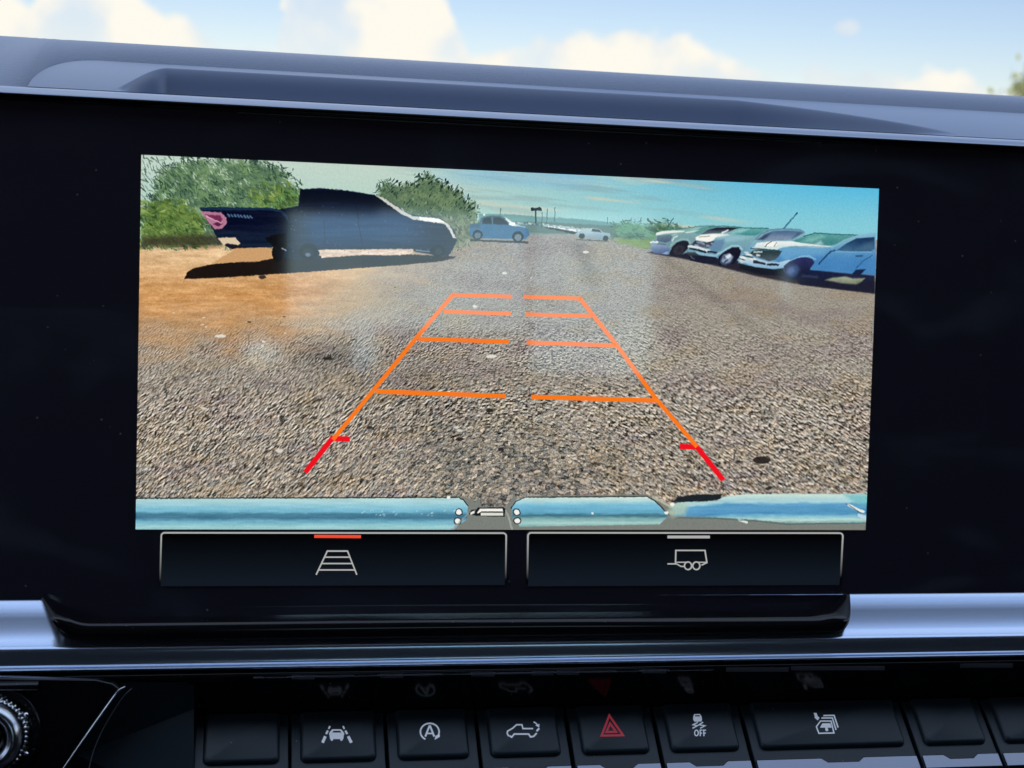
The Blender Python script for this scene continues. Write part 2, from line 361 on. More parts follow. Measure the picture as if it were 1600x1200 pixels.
    low = fbm(X/70, Y/26, 11, 3)
    gcol = lerp(C(154, 151, 145)+0*I, C(152, 143, 131)+0*I, ss(420, 640, Y))
    gcol = lerp(gcol, C(156, 149, 138)+0*I, ss(940, 1120, X)*ss(760, 480, Y))
    gcol = lerp(gcol, C(138, 126, 124)+0*I, ss(.5, .7, low)*.5); gcol = lerp(gcol, C(156, 142, 120)+0*I, ss(.56, .72, fbm(X/60+5, Y/22, 31, 3))*.5)
    gcol = lerp(gcol, C(134, 130, 120)+0*I, ss(560, 700, Y)*ss(1000, 780, X)*ss(600, 720, X)*.6)
    # tyre tracks curving away on the right of the lane
    tr_x = 905+(Y-380)*.35-((Y-420)/60)**2*6; dk = np.exp(-((X-tr_x)/14)**2)*ss(372, 385, Y)*ss(470, 430, Y); gcol = gcol*(1-.13*dk[..., None])
    tr2 = 1010+(Y-380)*1.25; dk2 = np.exp(-((X-tr2)/12)**2)*ss(380, 400, Y)*ss(700, 480, Y); gcol = gcol*(1-.08*dk2[..., None])
    dk3 = np.exp(-(((X-520)/60)**2+((Y-558)/22)**2)); gcol = gcol*(1-.20*dk3[..., None])
    dk4 = np.exp(-(((X-640)/90)**2+((Y-620)/60)**2)); gcol = gcol*(1-.10*dk4[..., None])
    gcol = gcol*(1+.18*ss(700, 775, Y)[..., None]*0)
    amp = 125*(.62+.38*ss(480, 700, Y))*(1-.35*ss(980, 1200, X)*ss(620, 480, Y))
    gr = gcol+(tex*amp)[..., None]*np.array([1.0, .98, .95])
    tint = (v1-.5)[..., None]*np.array([14., 0, -14.])*k1[..., None]; gr = gr+tint
    # orange sand on the left
    e = Y+(X-222)*.12*0+(fbm(X/40, Y/14, 13, 4)-.5)*60
    sb = ss(590, 450, e+np.maximum(X-440, 0)*.35)*ss(760, 520, X+(fbm(X/30, Y/9, 15, 3)-.5)*120)
    sn = fbm(X/34, Y/5.0, 19, 4)
    sand = lerp(C(226, 190, 146)+0*I, C(208, 154, 98)+0*I, ss(390, 470, Y)); sand = sand+((sn-.5)*60+(fine-.5)*16+(fbm(X/6, Y/2.6, 23, 2)-.5)*26)[..., None]
    sand = lerp(sand, C(208, 190, 160)+0*I, ss(460, 640, X)*ss(390, 430, Y)*.7)
    gr = lerp(gr, sand, sb)
    hor = 361+(fbm(X/25, Y*0, 3, 3)-.5)*4
    hor = np.where(X < 520, 381, hor); hor = np.where(X > 1130, 375, hor)
    I[:] = np.where((Y > hor)[..., None], gr, I)
    def pebble(n, x0, x1, y0, y1, seed):
        rs = np.random.RandomState(seed)
        for _ in range(n):
            x, y = rs.uniform(x0, x1), rs.uniform(y0, y1); s = (y-330)/150; b = rs.rand() < .6
            ell(x, y, 2.2*s*rs.uniform(.5, 1.3), 1.0*s*rs.uniform(.6, 1.2), (225, 218, 205) if b else (44, 38, 38), .9, rs.uniform(-.3, .3))
    pebble(10, 230, 560, 470, 560, 3); pebble(6, 600, 1300, 400, 640, 5); pebble(16, 240, 1340, 600, 768, 8)
    for x, y, a, b in ((718, 686, 6, 3), (765, 641, 6, 2.6), (1190, 719, 14, 6), (410, 433, 6, 3), (512, 560, 8, 2.5)): ell(x, y, a, b, (40, 34, 34), .9)
    for x, y, a, b in ((345, 525, 9, 2.4), (768, 557, 8, 3), (788, 427, 4, 1.8), (742, 479, 4, 2), (915, 394, 5, 1.6)): ell(x, y, a, b, (228, 224, 214), .95)
    # --- far hills and lot
    poly([(748, 334), (800, 335), (850, 339), (900, 342), (950, 347), (1000, 352), (1010, 366), (748, 366)], (104, 150, 150), .85)
    poly([(750, 345), (850, 347), (960, 353), (1000, 357), (1000, 368), (750, 362)], (96, 118, 112), .8)
    rs = np.random.RandomState(2)
    for i in range(30):
        x = 800+i*2.2; ell(x, 348+i*.15+rs.uniform(-1, 1), 2.2, 1.2, [(206, 222, 220), (70, 96, 104), (150, 180, 184)][rs.randint(3)], .8)
    for i in range(26):
        x = 852+i*3.0; y = 351.5+i*.28+rs.uniform(-.8, .8); ell(x, y, 2.2, 1.1, [(150, 172, 180), (196, 210, 210), (92, 112, 120)][rs.randint(3)], .8, .15)
    for i in range(15):
        t = i/14; x = 853+t*58+rs.uniform(-.6, .6); y = 353.5+t*8.5; w_ = 1.9+t*2.2
        ell(x+w_*.5, y+w_*.95, w_*1.25, w_*.75, (36, 44, 52), .9, .2); ell(x, y, w_*.95, w_*.55, (240, 244, 240) if i % 4 else (170, 190, 198), .95, .25); ell(x+w_*.9, y-w_*.75, w_*.9, w_*.35, (122, 146, 154), .7, .2)
    for i in range(8): x = 866+i*7.5; ell(x, 353+i*1.0, 3.6, 1.0, (206, 220, 220), .75, .15)
    line([(837, 329), (837, 348)], 2.2, (38, 60, 64)); poly([(830, 325), (844, 325), (846, 329), (829, 329)], (30, 44, 48)); ell(832, 326.5, 2.5, 2.5, (30, 44, 48)); ell(843, 326.5, 2.5, 2.5, (30, 44, 48))
    for x, y in ((847, 332), (855, 327), (867, 324), (782, 326), (949, 340)): line([(x, y), (x-1, y+22 if x < 940 and x > 790 else y+9)], 1.0, (60, 86, 88), .85)
    # distant light pickup, right of the lane
    poly([(897, 366), (906, 360), (914, 357), (926, 356.5), (936, 358), (942, 363), (953, 365), (954, 371), (948, 374), (905, 371)], G((172, 194, 200), (132, 160, 178), 360, 372, 5), 1, .9, .3); poly([(925, 358), (936, 359), (940, 363), (924, 362)], (52, 66, 74))
    ell(909, 369, 4.5, 4, (36, 42, 46)); ell(946, 372.5, 4.5, 4, (36, 42, 46)); line([(900, 374.5), (950, 377)], 1.6, (60, 62, 62), .7)
    # bushes
    def dab(x, y, w, l, an, col, a=1.0):
        dx, dy = math.cos(an)*l/2, math.sin(an)*l/2; m = win([x-dx, x+dx], [y-dy, y+dy], w+1); px_, py_ = X[m], Y[m]
        if px_.size == 0: return
        t = np.clip(((px_-x)*dx+(py_-y)*dy)/(dx*dx+dy*dy+1e-6), -1, 1); d = np.hypot(px_-x-dx*t, py_-y-dy*t); blend(m, a*np.clip(1-(d/(w*(1.02-abs(t)*.5)))**2, 0, 1)**.6, col)
    rb = np.random.RandomState(12)
    def bush(pts, n, pal, size, an, seed, fuzz=7, under=(86, 112, 88), solid=.85, twigs=60, under2=None):
        xs = [p[0] for p in pts]; ys_ = [p[1] for p in pts]; m = win(xs, ys_, 14); x, y = X[m], Y[m]
        d = sdf(pts, x, y)+(fbm(x/9, y/7, seed, 3)-.5)*fuzz*2.4; tt = ss(.32, .68, fbm((x+y*.4)/13, (y-x*.4)/8, seed+3, 4))
        col = C(*under)*(.72+.5*tt[..., None]) if under2 is None else C(*under)*(1-tt[..., None])+C(*under2)*tt[..., None]
        blend(m, solid*ss(3, -7, d), col)
        cx, cy = np.random.RandomState(seed).uniform(min(xs)-6, max(xs)+6, n), np.random.RandomState(seed+1).uniform(min(ys_)-6, max(ys_)+6, n)
        dd = sdf(pts, cx, cy)+(fbm(cx/9, cy/7, seed, 3)-.5)*fuzz*2.4; cl = fbm(cx/16, cy/11, seed+31, 2)
        for i in range(n):
            if dd[i] > 1+rb.rand()*4: continue
            k = int(np.clip(rb.normal(cl[i]*len(pal), .9), 0, len(pal)-1)); c_ = np.array(pal[k])*rb.uniform(.86, 1.12)
            s_ = size*rb.uniform(.5, 1.35); dab(cx[i], cy[i], s_*.42, s_*1.5, an+rb.normal(0, .45), c_, rb.uniform(.35, .9))
        per = list(zip(pts, pts[1:]+pts[:1]))
        for i in range(twigs):
            (x0, y0), (x1, y1) = per[rb.randint(len(per))]; t = rb.rand(); x_, y_ = x0+(x1-x0)*t, y0+(y1-y0)*t
            if y_ > 352: continue
            dab(x_+rb.normal(0, 3), y_+rb.normal(-2, 3.5), rb.uniform(.7, 1.5), rb.uniform(3, 8), an+rb.normal(0, .7), pal[0], rb.uniform(.4, .95))
    G1 = [(40, 62, 54), (60, 88, 70), (88, 120, 92), (116, 146, 108), (162, 186, 158), (196, 214, 196)]
    bush([(240, 300), (252, 268), (290, 250), (350, 248), (400, 252), (440, 264), (462, 286), (478, 318), (480, 345), (470, 384), (222, 386), (222, 330)], 4600, G1, 3.3, .75, 200, 9, (78, 106, 80), .92, 200, (108, 140, 92))
    for i in range(150):
        x_, y_ = rb.uniform(222, 300), rb.uniform(243, 310)
        if (x_-222)+(y_-243)*.2 < 90: dab(x_, y_, rb.uniform(.7, 1.8), rb.uniform(4, 12), .8+rb.normal(0, .4), G1[rb.randint(0, 3)], rb.uniform(.3, .85))
    G2 = [(50, 74, 40), (82, 108, 52), (108, 136, 62), (130, 154, 80), (154, 172, 104)]
    bush([(222, 318), (262, 312), (300, 326), (318, 344), (322, 384), (222, 384)], 1100, G2, 3.8, .5, 230, 8, (86, 116, 54), .75, 0, (116, 142, 72))
    bush([(395, 300), (440, 290), (466, 300), (468, 330), (400, 330)], 260, G2, 4.5, .8, 236, 8, (96, 136, 66), .55, 0)
    poly([(222, 370), (330, 366), (360, 372), (345, 384), (320, 386), (222, 385)], (58, 52, 42), .75, 5)
    G3 = [(30, 54, 48), (54, 82, 62), (82, 108, 76), (104, 128, 92), (140, 162, 130)]
    bush([(588, 298), (604, 288), (640, 290), (656, 276), (672, 272), (692, 288), (716, 298), (738, 318), (746, 334), (742, 370), (720, 386), (640, 380), (592, 330)], 1500, G3, 2.9, -.9, 260, 8, (80, 104, 76), .88, 90, (110, 130, 90))
    for i in range(46):
        x_ = rb.uniform(610, 742); yt = np.interp(x_, [590, 640, 664, 700, 745], [288, 284, 270, 286, 322]); dab(x_, yt+rb.uniform(-4, 14), rb.uniform(1, 2.3), rb.uniform(2, 4.5), rb.uniform(-1.4, -.6), (26, 40, 44), .9)
    for i in range(14):
        x_ = rb.uniform(584, 610); dab(x_, rb.uniform(282, 300), .7, rb.uniform(8, 16), .9+rb.normal(0, .2), (60, 90, 72), .7)
    bush([(650, 334), (700, 338), (740, 346), (738, 378), (704, 392), (664, 380)], 400, [(70, 84, 66), (104, 116, 88), (134, 142, 112), (164, 168, 140)], 3.4, 1.2, 262, 5, (110, 120, 94), .8, 0)
    bush([(958, 352), (985, 345), (1010, 350), (1040, 349), (1075, 358), (1075, 380), (1000, 384), (955, 374)], 500, [(58, 96, 84), (78, 122, 98), (98, 140, 110), (118, 156, 124)], 3.2, .3, 280, 5, (88, 130, 102), .9, 24)
    poly([(965, 373), (1030, 374), (1060, 386), (1000, 388), (962, 379)], (132, 158, 84), .75, 2)
    line([(1052, 341), (1042, 356)], 1.4, (56, 96, 104)); line([(1012, 343), (1018, 350)], 3, (70, 104, 92))
    # blue-grey crew cab by the bush
    sc = (62, 102, 128)
    poly([(734, 350), (748, 349), (752, 340), (764, 337), (781, 337), (793, 343), (801, 350), (819, 353), (825, 359), (827, 367), (821, 374), (740, 372), (733, 366)], G((78, 104, 116), (66, 112, 148), 346, 353, 6), 1, .9, .3)
    poly([(753, 349.5), (755, 341), (767, 339.8), (768, 350)], (26, 40, 50)); poly([(770.5, 350.5), (770.5, 339.8), (782, 340), (790, 345), (794, 351)], (30, 44, 54)); poly([(734, 350), (750, 350), (749, 356), (734, 356)], (62, 84, 92), .6, 2); poly([(788, 340), (794, 342), (804, 350), (812, 352), (806, 354), (797, 351)], (222, 230, 228)); ell(800, 350, 5, 3, (246, 248, 240)); line([(806, 352), (820, 355)], 2, (170, 196, 200), .8); ell(756, 335.5, 2, 1.6, (236, 240, 236))
    ell(746, 367, 8, 7.5, (28, 36, 44)); ell(746, 368, 5, 5, (96, 116, 128)); ell(809, 370, 9, 8.5, (24, 32, 40)); ell(809, 371, 5.5, 5.5, (112, 130, 140))
    line([(736, 375), (824, 379)], 3, (40, 44, 46), .85); line([(756, 373.5), (795, 375)], 1.4, (150, 168, 172), .7)
    # --- big dark pickup on the left
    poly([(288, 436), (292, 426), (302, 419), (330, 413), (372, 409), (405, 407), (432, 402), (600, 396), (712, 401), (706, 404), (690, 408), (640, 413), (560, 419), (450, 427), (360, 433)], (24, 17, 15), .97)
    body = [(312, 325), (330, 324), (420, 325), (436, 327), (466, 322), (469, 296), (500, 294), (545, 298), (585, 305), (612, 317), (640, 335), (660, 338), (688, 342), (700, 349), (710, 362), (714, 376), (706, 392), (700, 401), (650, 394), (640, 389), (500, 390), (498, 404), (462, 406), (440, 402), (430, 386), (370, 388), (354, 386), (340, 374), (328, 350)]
    poly(body, lambda x, y: C(9, 14, 38)+(C(10, 16, 14)*ss(340, 372, y)[..., None]+C(16, 44, 62)*ss(448, 500, x)[..., None]*ss(325, 345, y)[..., None]*ss(396, 362, y)[..., None]*ss(700, 620, x)[..., None]+((fbm(x/40, (y-x*.02)/3.0, 410, 3)-.5)*22)[..., None]))  # bluer middle: part of the window reflection on the glass, painted in
    poly([(469, 297), (540, 299), (585, 307), (612, 319), (628, 330), (590, 322), (520, 316), (470, 318)], (8, 12, 30))
    poly([(313, 325), (420, 325), (438, 328), (448, 336), (452, 348), (440, 332), (420, 328.5), (314, 328.5)], (30, 62, 92), .8, 1.5)
    for yl, cc in ((352, (22, 42, 72)), (360, (20, 36, 62)), (368, (24, 36, 56)), (340, (24, 50, 84))): line([(455, yl+6), (560, yl+2), (690, yl)], 3, cc, .45, 4)
    poly([(432, 366), (447, 364), (448, 384), (440, 402), (432, 390), (414, 372)], (10, 9, 12)); 
    poly([(586, 305), (598, 309), (628, 328), (643, 337), (684, 342), (700, 349), (708, 362), (713, 373), (708, 372), (702, 360), (694, 350), (660, 345), (645, 343), (626, 334), (600, 315)], (226, 226, 214), .9)
    poly([(654, 338), (686, 342), (696, 348), (676, 347), (656, 344)], (244, 244, 236))
    line([(628, 326), (636, 338)], 1.6, (200, 210, 210), .8)
    poly([(313, 330), (346, 332), (354, 340), (354, 350), (346, 358), (336, 358), (328, 350)], (178, 122, 148)); poly([(321, 335), (344, 337), (348, 343), (344, 347), (332, 343)], (118, 46, 82)); poly([(333, 350), (342, 346), (348, 350), (342, 354)], (96, 34, 66)); line([(322, 338), (346, 349)], 1.6, (232, 186, 204), .8)
    for i, x in enumerate(range(356, 394, 5)): line([(x, 335+i*.35), (x+3, 338+i*.35)], 2.4, (96, 132, 168), .8)
    poly([(340, 372), (352, 371), (368, 371), (376, 381), (372, 383), (354, 380), (350, 384)], (222, 200, 170)); poly([(352, 383), (376, 384), (386, 389), (360, 389)], (30, 24, 34))
    poly([(370, 388), (422, 387), (430, 392), (436, 402), (400, 409), (360, 410), (330, 412)], (206, 160, 112), 1)
    ell(434, 395, 9, 15, (12, 10, 14)); line([(441, 388), (447, 391)], 2, (190, 190, 200), .8)
    ell(482, 393, 14, 13, (12, 14, 26)); ell(481, 398, 5, 4, (150, 160, 176), .7)
    poly([(497, 391), (520, 390), (560, 391), (610, 390), (646, 389), (644, 396), (625, 399), (560, 399), (502, 403)], lambda x, y: C(222, 200, 180)-((fbm(x/9, y/3, 411, 3)-.5)*70)[..., None]); line([(650, 391), (690, 395)], 2.2, (178, 190, 200), .6); line([(672, 392), (695, 396)], 3, (30, 34, 48), .5)
    poly([(500, 318), (560, 318), (600, 326), (628, 338), (600, 342), (504, 342)], (20, 44, 78), .35, 5); line([(556, 318), (560, 342)], 2, (10, 14, 30), .7, 2)
    line([(470, 347), (560, 347), (640, 350), (700, 356)], 1.4, (44, 66, 96), .6, 1.2); line([(560, 346), (566, 384)], 1.2, (8, 12, 26), .6); line([(506, 346), (508, 386)], 1.2, (8, 12, 26), .5)
    ell(482, 394, 15, 12, (8, 8, 14), .9); ell(482, 395, 8, 7, (34, 42, 56), .8); ell(684, 392, 12, 9, (8, 9, 16), .9); ell(685, 393, 6, 5, (48, 56, 70), .7); ell(481, 398, 4, 3, (150, 160, 176), .6)
    for i in range(52):
        x, y = rs.uniform(455, 690), rs.uniform(322, 405); ell(x, y, .9, .9, (96, 120, 150), .45)
    # --- three light pickups on the right
    def P(pts, col, a_=1.0, soft=1.0): poly(pts, col, a_, soft, .3)
    P([(1012, 395), (1060, 403), (1100, 411), (1180, 431), (1240, 443), (1300, 451), (1366, 459), (1366, 440), (1290, 424), (1150, 404), (1030, 390)], G((34, 34, 50), (46, 42, 46), 400, 450, 3), .96, 1.6)
    # far one
    P([(1016, 381), (1018, 376), (1025, 373), (1024, 364), (1034, 361), (1060, 359), (1086, 355), (1100, 353), (1125, 353), (1118, 362), (1108, 372), (1100, 384), (1080, 392), (1064, 398), (1046, 398), (1022, 395), (1016, 390)], G((134, 174, 174), (112, 146, 160), 356, 392, 6))
    P([(1082, 362), (1092, 356), (1106, 354), (1124, 354), (1106, 361), (1090, 366)], (92, 146, 146), .85); P([(1072, 362), (1086, 356), (1096, 355), (1086, 361)], (150, 196, 190), .8)
    line([(1044, 358.5), (1070, 357), (1088, 354), (1116, 352.5)], 1.3, (66, 112, 114), .8, 1)
    P([(1024.4, 367), (1025.6, 363.8), (1033.8, 361.3), (1050, 360.3), (1068.8, 360.6), (1068.8, 362.5), (1052, 364), (1037, 365.3), (1027, 367.8)], (232, 240, 232)); P([(1070, 362.8), (1092.5, 359.4), (1085, 362.4), (1072.5, 364.4)], (214, 232, 226))
    P([(1026, 368.5), (1050, 366.5), (1048, 376), (1040, 379), (1026, 377)], G((104, 128, 140), (88, 106, 130), 367, 378, 10)); line([(1050.5, 376), (1053, 371.5), (1057.5, 369.2)], 2.6, (204, 222, 218), .9, 1); line([(1049, 367.5), (1056, 366)], 1.6, (186, 208, 204), .8)
    P([(1017.5, 380), (1030, 381), (1047.5, 386.5), (1045, 394), (1034, 397), (1022, 395), (1017, 390)], G((140, 164, 186), (92, 112, 152), 380, 394, 8)); line([(1016.5, 378.5), (1027.5, 378.2)], 2.6, (232, 238, 236), .95); line([(1028, 381.5), (1040, 382)], 1.6, (84, 100, 128), .8); P([(1034, 396.5), (1040, 393.5), (1044, 393), (1042, 398)], (150, 172, 214), .9)
    line([(1047, 385), (1051, 380), (1057, 376.5), (1066, 373.8), (1074, 374.4), (1078, 379)], 2.4, (152, 190, 188), .8, 1.2)
    P([(1046, 395), (1050, 386), (1057, 379), (1067, 375.8), (1074.5, 377), (1076.5, 382.5), (1073.8, 389), (1064, 398.8), (1055, 401), (1045, 397.5)], (34, 36, 50)); ell(1060, 391, 9, 7.5, (54, 54, 64), .9, -.6, 1.4); ell(1061, 390, 4, 3.2, (40, 42, 52), .8, -.6, 1.4)
    # middle one
    P([(1074, 392), (1080, 383), (1086, 373), (1094, 366), (1106, 359), (1119, 355), (1140, 353.5), (1162, 355), (1200, 357), (1206, 360), (1190, 368), (1180, 376), (1172, 386), (1164, 396), (1158, 408), (1124, 404), (1090, 399)], G((132, 176, 180), (112, 156, 174), 356, 400, 7))
    P([(1095, 366), (1106, 359), (1119, 355.6), (1137.5, 355.2), (1156, 356), (1146, 359), (1137.5, 362.5), (1125, 364.2), (1112, 364.8)], G((34, 40, 52), (82, 92, 106), 356, 364, 12)); line([(1128, 364), (1137, 359.8)], 2.6, (230, 236, 234), .9); line([(1108, 354.5), (1130, 353.3), (1156, 355)], 1.5, (58, 108, 112), .9, .8)
    P([(1150, 358), (1160, 356.5), (1200, 357.5), (1192, 362), (1180, 368), (1162, 368), (1146, 365)], G((104, 172, 172), (70, 140, 142), 356, 369, 8)); P([(1148, 360), (1160, 357), (1170, 358), (1158, 364), (1144, 365)], (152, 204, 204), .8, 2); line([(1156, 355.6), (1176, 356.6), (1200, 357)], 1.3, (44, 96, 98), .9)
    P([(1086, 371), (1095, 367), (1112.5, 365.4), (1136, 365.8), (1140, 368), (1128, 370), (1117.5, 371.5), (1116, 375), (1110, 377.6), (1104, 378.2), (1087.5, 375.4)], (246, 244, 238)); line([(1092, 370.6), (1108, 369.2)], 1.0, (120, 110, 90), .8)
    P([(1134, 367), (1160, 368), (1176, 370), (1160, 375), (1120, 380), (1114, 376), (1120, 371)], (148, 192, 202), .8, 2.5)
    P([(1079, 383), (1086, 376), (1104, 379), (1116, 376.5), (1114, 383), (1106, 388), (1088, 385)], G((48, 54, 66), (84, 92, 112), 376, 387, 16))
    for x, y, w_ in ((1091, 379, 4), (1098, 381, 3.4), (1096, 377.8, 2.4), (1113, 381, 2.6), (1088, 383, 3), (1106, 384, 3)): ell(x, y, w_, 1.2, (170, 184, 200), .85, .2, 1.2)
    P([(1116, 375), (1131, 373.5), (1132, 379), (1126, 390), (1120, 395), (1108, 390)], (98, 132, 166), .8, 2)
    line([(1076, 385), (1087.5, 386), (1102.5, 391), (1108, 392)], 3.6, (226, 232, 234), .95, 1); line([(1078, 388.8), (1090, 391), (1102, 394)], 2.4, (20, 24, 34), .95, 1); line([(1088, 395), (1104, 398), (1118, 400)], 3.2, (150, 188, 208), .95, 1); line([(1106, 393), (1118.6, 394.6)], 2.8, (20, 36, 54), .95, 1)
    P([(1073, 394), (1086, 394), (1092, 399), (1118, 402), (1124, 412), (1100, 412), (1078, 407)], G((66, 78, 84), (30, 34, 52), 394, 402, 4)); line([(1078, 400), (1084, 405)], 2, (110, 124, 130), .6)
    line([(1120, 398), (1131, 391), (1143, 384.4), (1153.5, 384), (1159, 389)], 2.6, (164, 204, 214), .9, 1)
    P([(1122.5, 401), (1132.5, 392.5), (1143.8, 386.6), (1153.8, 386.4), (1157.5, 392.5), (1155, 401), (1147.5, 411), (1137.5, 414), (1122.5, 415)], (26, 26, 44)); ell(1135, 405, 11.5, 8.6, (64, 74, 96), 1, -.65, 1.2); ell(1135.5, 404, 9, 6.4, (142, 160, 182), 1, -.65, 1.4); ell(1138, 400.5, 4.4, 2.8, (220, 228, 236), .95, -.65, 1.2); ell(1134, 408, 4.5, 1.5, (56, 70, 96), .9, -.65); ell(1131, 402.5, 1.8, 3, (74, 90, 116), .8)
    # near row: white hood and windscreen of the third
    P([(1153, 411), (1158, 398), (1166, 390), (1172, 382), (1182, 372), (1192, 363), (1204, 358.5), (1226, 356.8), (1250, 358.6), (1258, 364), (1262, 410), (1255, 432), (1200, 420), (1160, 414)], G((140, 182, 190), (110, 158, 190), 362, 404, 6))
    P([(1182.7, 375), (1190, 369), (1197, 364.6), (1207, 361), (1227, 360), (1250.7, 361.3), (1254.5, 364), (1244, 369.4), (1231, 375), (1204, 376.4)], G((88, 116, 150), (128, 146, 168), 361, 376, 12)); P([(1183.5, 374.6), (1194, 367), (1204, 364), (1198, 371), (1192, 375)], (40, 56, 84), .8, 2); P([(1236, 374), (1246, 364), (1254, 364), (1244, 370)], (60, 86, 124), .8, 2)
    line([(1181, 374), (1188, 366), (1202.7, 359.6), (1222.7, 357.6), (1249, 358.9), (1256, 362.7)], 2.2, (84, 128, 158), .85, 1.2)
    P([(1237, 377), (1252, 370.7), (1264, 367), (1274, 364.7), (1293, 366), (1341, 368.2), (1320, 378.7), (1307, 384.6), (1287, 383), (1252, 380)], G((92, 156, 154), (72, 138, 142), 366, 382, 10)); P([(1262, 372), (1284, 366.5), (1288, 370), (1268, 379), (1252, 378)], (134, 190, 184), .75, 3); P([(1272, 381), (1282, 376), (1286, 381), (1278, 384)], (206, 228, 224), .6, 2)
    line([(1256, 369), (1273, 364.2), (1293, 365.4), (1340, 367.6)], 1.5, (26, 84, 84), .9, .8)
    P([(1208, 388), (1240, 380), (1300, 384), (1308, 384), (1338, 369), (1368, 364), (1368, 430), (1330, 428), (1264, 422), (1250, 418), (1222, 414), (1206, 404)], G((124, 178, 204), (74, 134, 188), 372, 410, 5, 12))
    P([(1178, 386), (1182, 379.6), (1213, 376.8), (1236, 376.8), (1252, 379.6), (1284, 383.4), (1302, 385.2), (1284, 387.4), (1240, 385), (1222, 386.6), (1213, 390), (1196, 388.6)], G((236, 240, 236), (206, 226, 228), 378, 388, 4)); ell(1204, 381.4, 9, 3.8, (252, 250, 242), 1, .05, 1.4); line([(1195, 385.6), (1199, 380.6), (1205, 377.6)], 1.1, (70, 62, 54), .8); line([(1209, 385), (1213, 379.4)], 1.0, (90, 84, 78), .7)
    line([(1232, 385.4), (1262, 385), (1290, 386.4)], 1.2, (96, 132, 146), .7, 1); P([(1216, 398), (1224, 388), (1250, 387.4), (1290, 389.4), (1284, 398), (1244, 401), (1228, 408)], (112, 170, 208), .6, 4)
    line([(1300, 386), (1318, 377), (1337, 369.6), (1365, 365.6)], 3.6, (138, 184, 206), .9, 1.2)
    P([(1306.7, 391), (1320, 381.6), (1337.3, 372.6), (1366, 370.4), (1366, 389), (1360, 392.9), (1326.7, 392.9)], G((32, 62, 98), (62, 100, 132), 374, 392, 9)); P([(1336, 391), (1352, 380), (1366, 376), (1366, 390)], (84, 116, 142), .45, 3)
    line([(1278.7, 412.7), (1290.7, 400), (1297, 393.5), (1304, 391)], 2.0, (28, 54, 88), .9, 1); line([(1337, 418.7), (1348, 408), (1362, 399)], 1.3, (40, 82, 126), .85, 1); ell(1342, 400, 6.5, 1.5, (44, 82, 122), .9); line([(1306, 393.8), (1360, 394)], 1.4, (138, 180, 212), .7, 1)
    P([(1176, 392), (1186, 390.6), (1221, 392.2), (1217, 400), (1211, 406), (1201, 408), (1184, 402), (1170, 397)], G((44, 62, 66), (74, 88, 98), 392, 406, 9)); line([(1173, 388), (1196, 389.8), (1216, 391.4)], 1.8, (22, 44, 48), .9, 1); line([(1176, 386.8), (1214, 389)], 1.8, (222, 232, 228), .8, 1); line([(1178, 394.2), (1190, 393.4)], 2.2, (224, 232, 228), .9, 1)
    P([(1153, 407), (1166, 401), (1182, 404), (1200, 409), (1216, 410), (1232, 406), (1238, 408), (1228, 417), (1208, 420), (1180, 417)], G((196, 216, 222), (146, 184, 212), 402, 418, 6)); line([(1178, 409.5), (1194, 412)], 3.2, (22, 34, 46), .95, 1); line([(1199, 413.2), (1215, 413.8)], 3.2, (20, 32, 48), .95, 1)
    for x, y, w_, c_ in ((1160, 402.5, 5, (240, 240, 230)), (1170, 398, 5, (236, 238, 228)), (1176, 404.5, 5, (246, 244, 232)), (1184, 399, 3.5, (214, 222, 222)), (1158, 408.6, 4.6, (206, 214, 206)), (1166, 395, 3.4, (200, 214, 212))): ell(x, y, w_, 1.9, c_, .95, .25, 1.2); 
    for x, y, w_ in ((1165, 400.6, 5), (1172, 401.6, 5), (1180, 407.4, 4), (1160, 405.6, 4)): ell(x, y, w_, .8, (30, 36, 36), .85, .3)
    P([(1154, 411), (1180, 418), (1210, 421), (1224, 419), (1226, 432), (1190, 429), (1156, 420)], G((30, 38, 42), (24, 26, 40), 412, 428, 3))
    line([(1227, 412), (1238, 406), (1252, 400.6), (1264, 400.4), (1273, 405)], 2.4, (150, 194, 220), .85, 1.2)
    P([(1224, 416), (1233, 408.5), (1246.7, 403), (1260, 402), (1269, 405), (1272, 410.7), (1266, 418.7), (1263, 428), (1252, 438), (1226, 436)], G((44, 48, 92), (24, 28, 54), 404, 430, 4)); ell(1238, 423, 11, 9, (70, 96, 142), .75, -.5, 3); ell(1236, 423, 5.5, 4.5, (98, 124, 168), .6, -.5, 2)
    P([(1263, 422), (1300, 425), (1330.7, 428), (1337, 421.4), (1352, 420.7), (1345, 428.5), (1366, 430.7), (1366, 458), (1337, 455), (1250, 445), (1240, 434)], G((24, 34, 66), (32, 34, 52), 424, 446, 3), .95, 1.3); line([(1254, 431), (1276, 433)], 2.5, (84, 98, 124), .5, 2)
    P([(1289, 437.5), (1300, 434), (1321, 432), (1332, 435), (1350.7, 434.7), (1345, 441), (1337, 444.4), (1313, 442.5)], G((172, 178, 150), (128, 138, 112), 432, 444, 16), .9, 1.6)
    line([(1224, 357), (1234, 346), (1245, 333)], 1.7, (44, 90, 120), .9, 1); ell(1244, 334, 1.4, 2.2, (44, 90, 120), 1, .7)
    # --- own bumper along the bottom
    def bands(pts, stops, ref):
        def col(x, y):
            v_ = np.array([s_[0] for s_ in stops]); c_ = np.array([s_[1] for s_ in stops], float); t_ = y-ref(x)+(vn(x/9, y/2.5, 50)-.5)*2.2
            cc = np.stack([np.interp(t_, v_, c_[:, i]) for i in range(3)], -1); cc = cc*.84+cc.mean(-1, keepdims=True)*.18; return cc+((vn(x/30, y/3, 51)-.5)*16)[..., None]
        poly(pts, col, 1, .9)
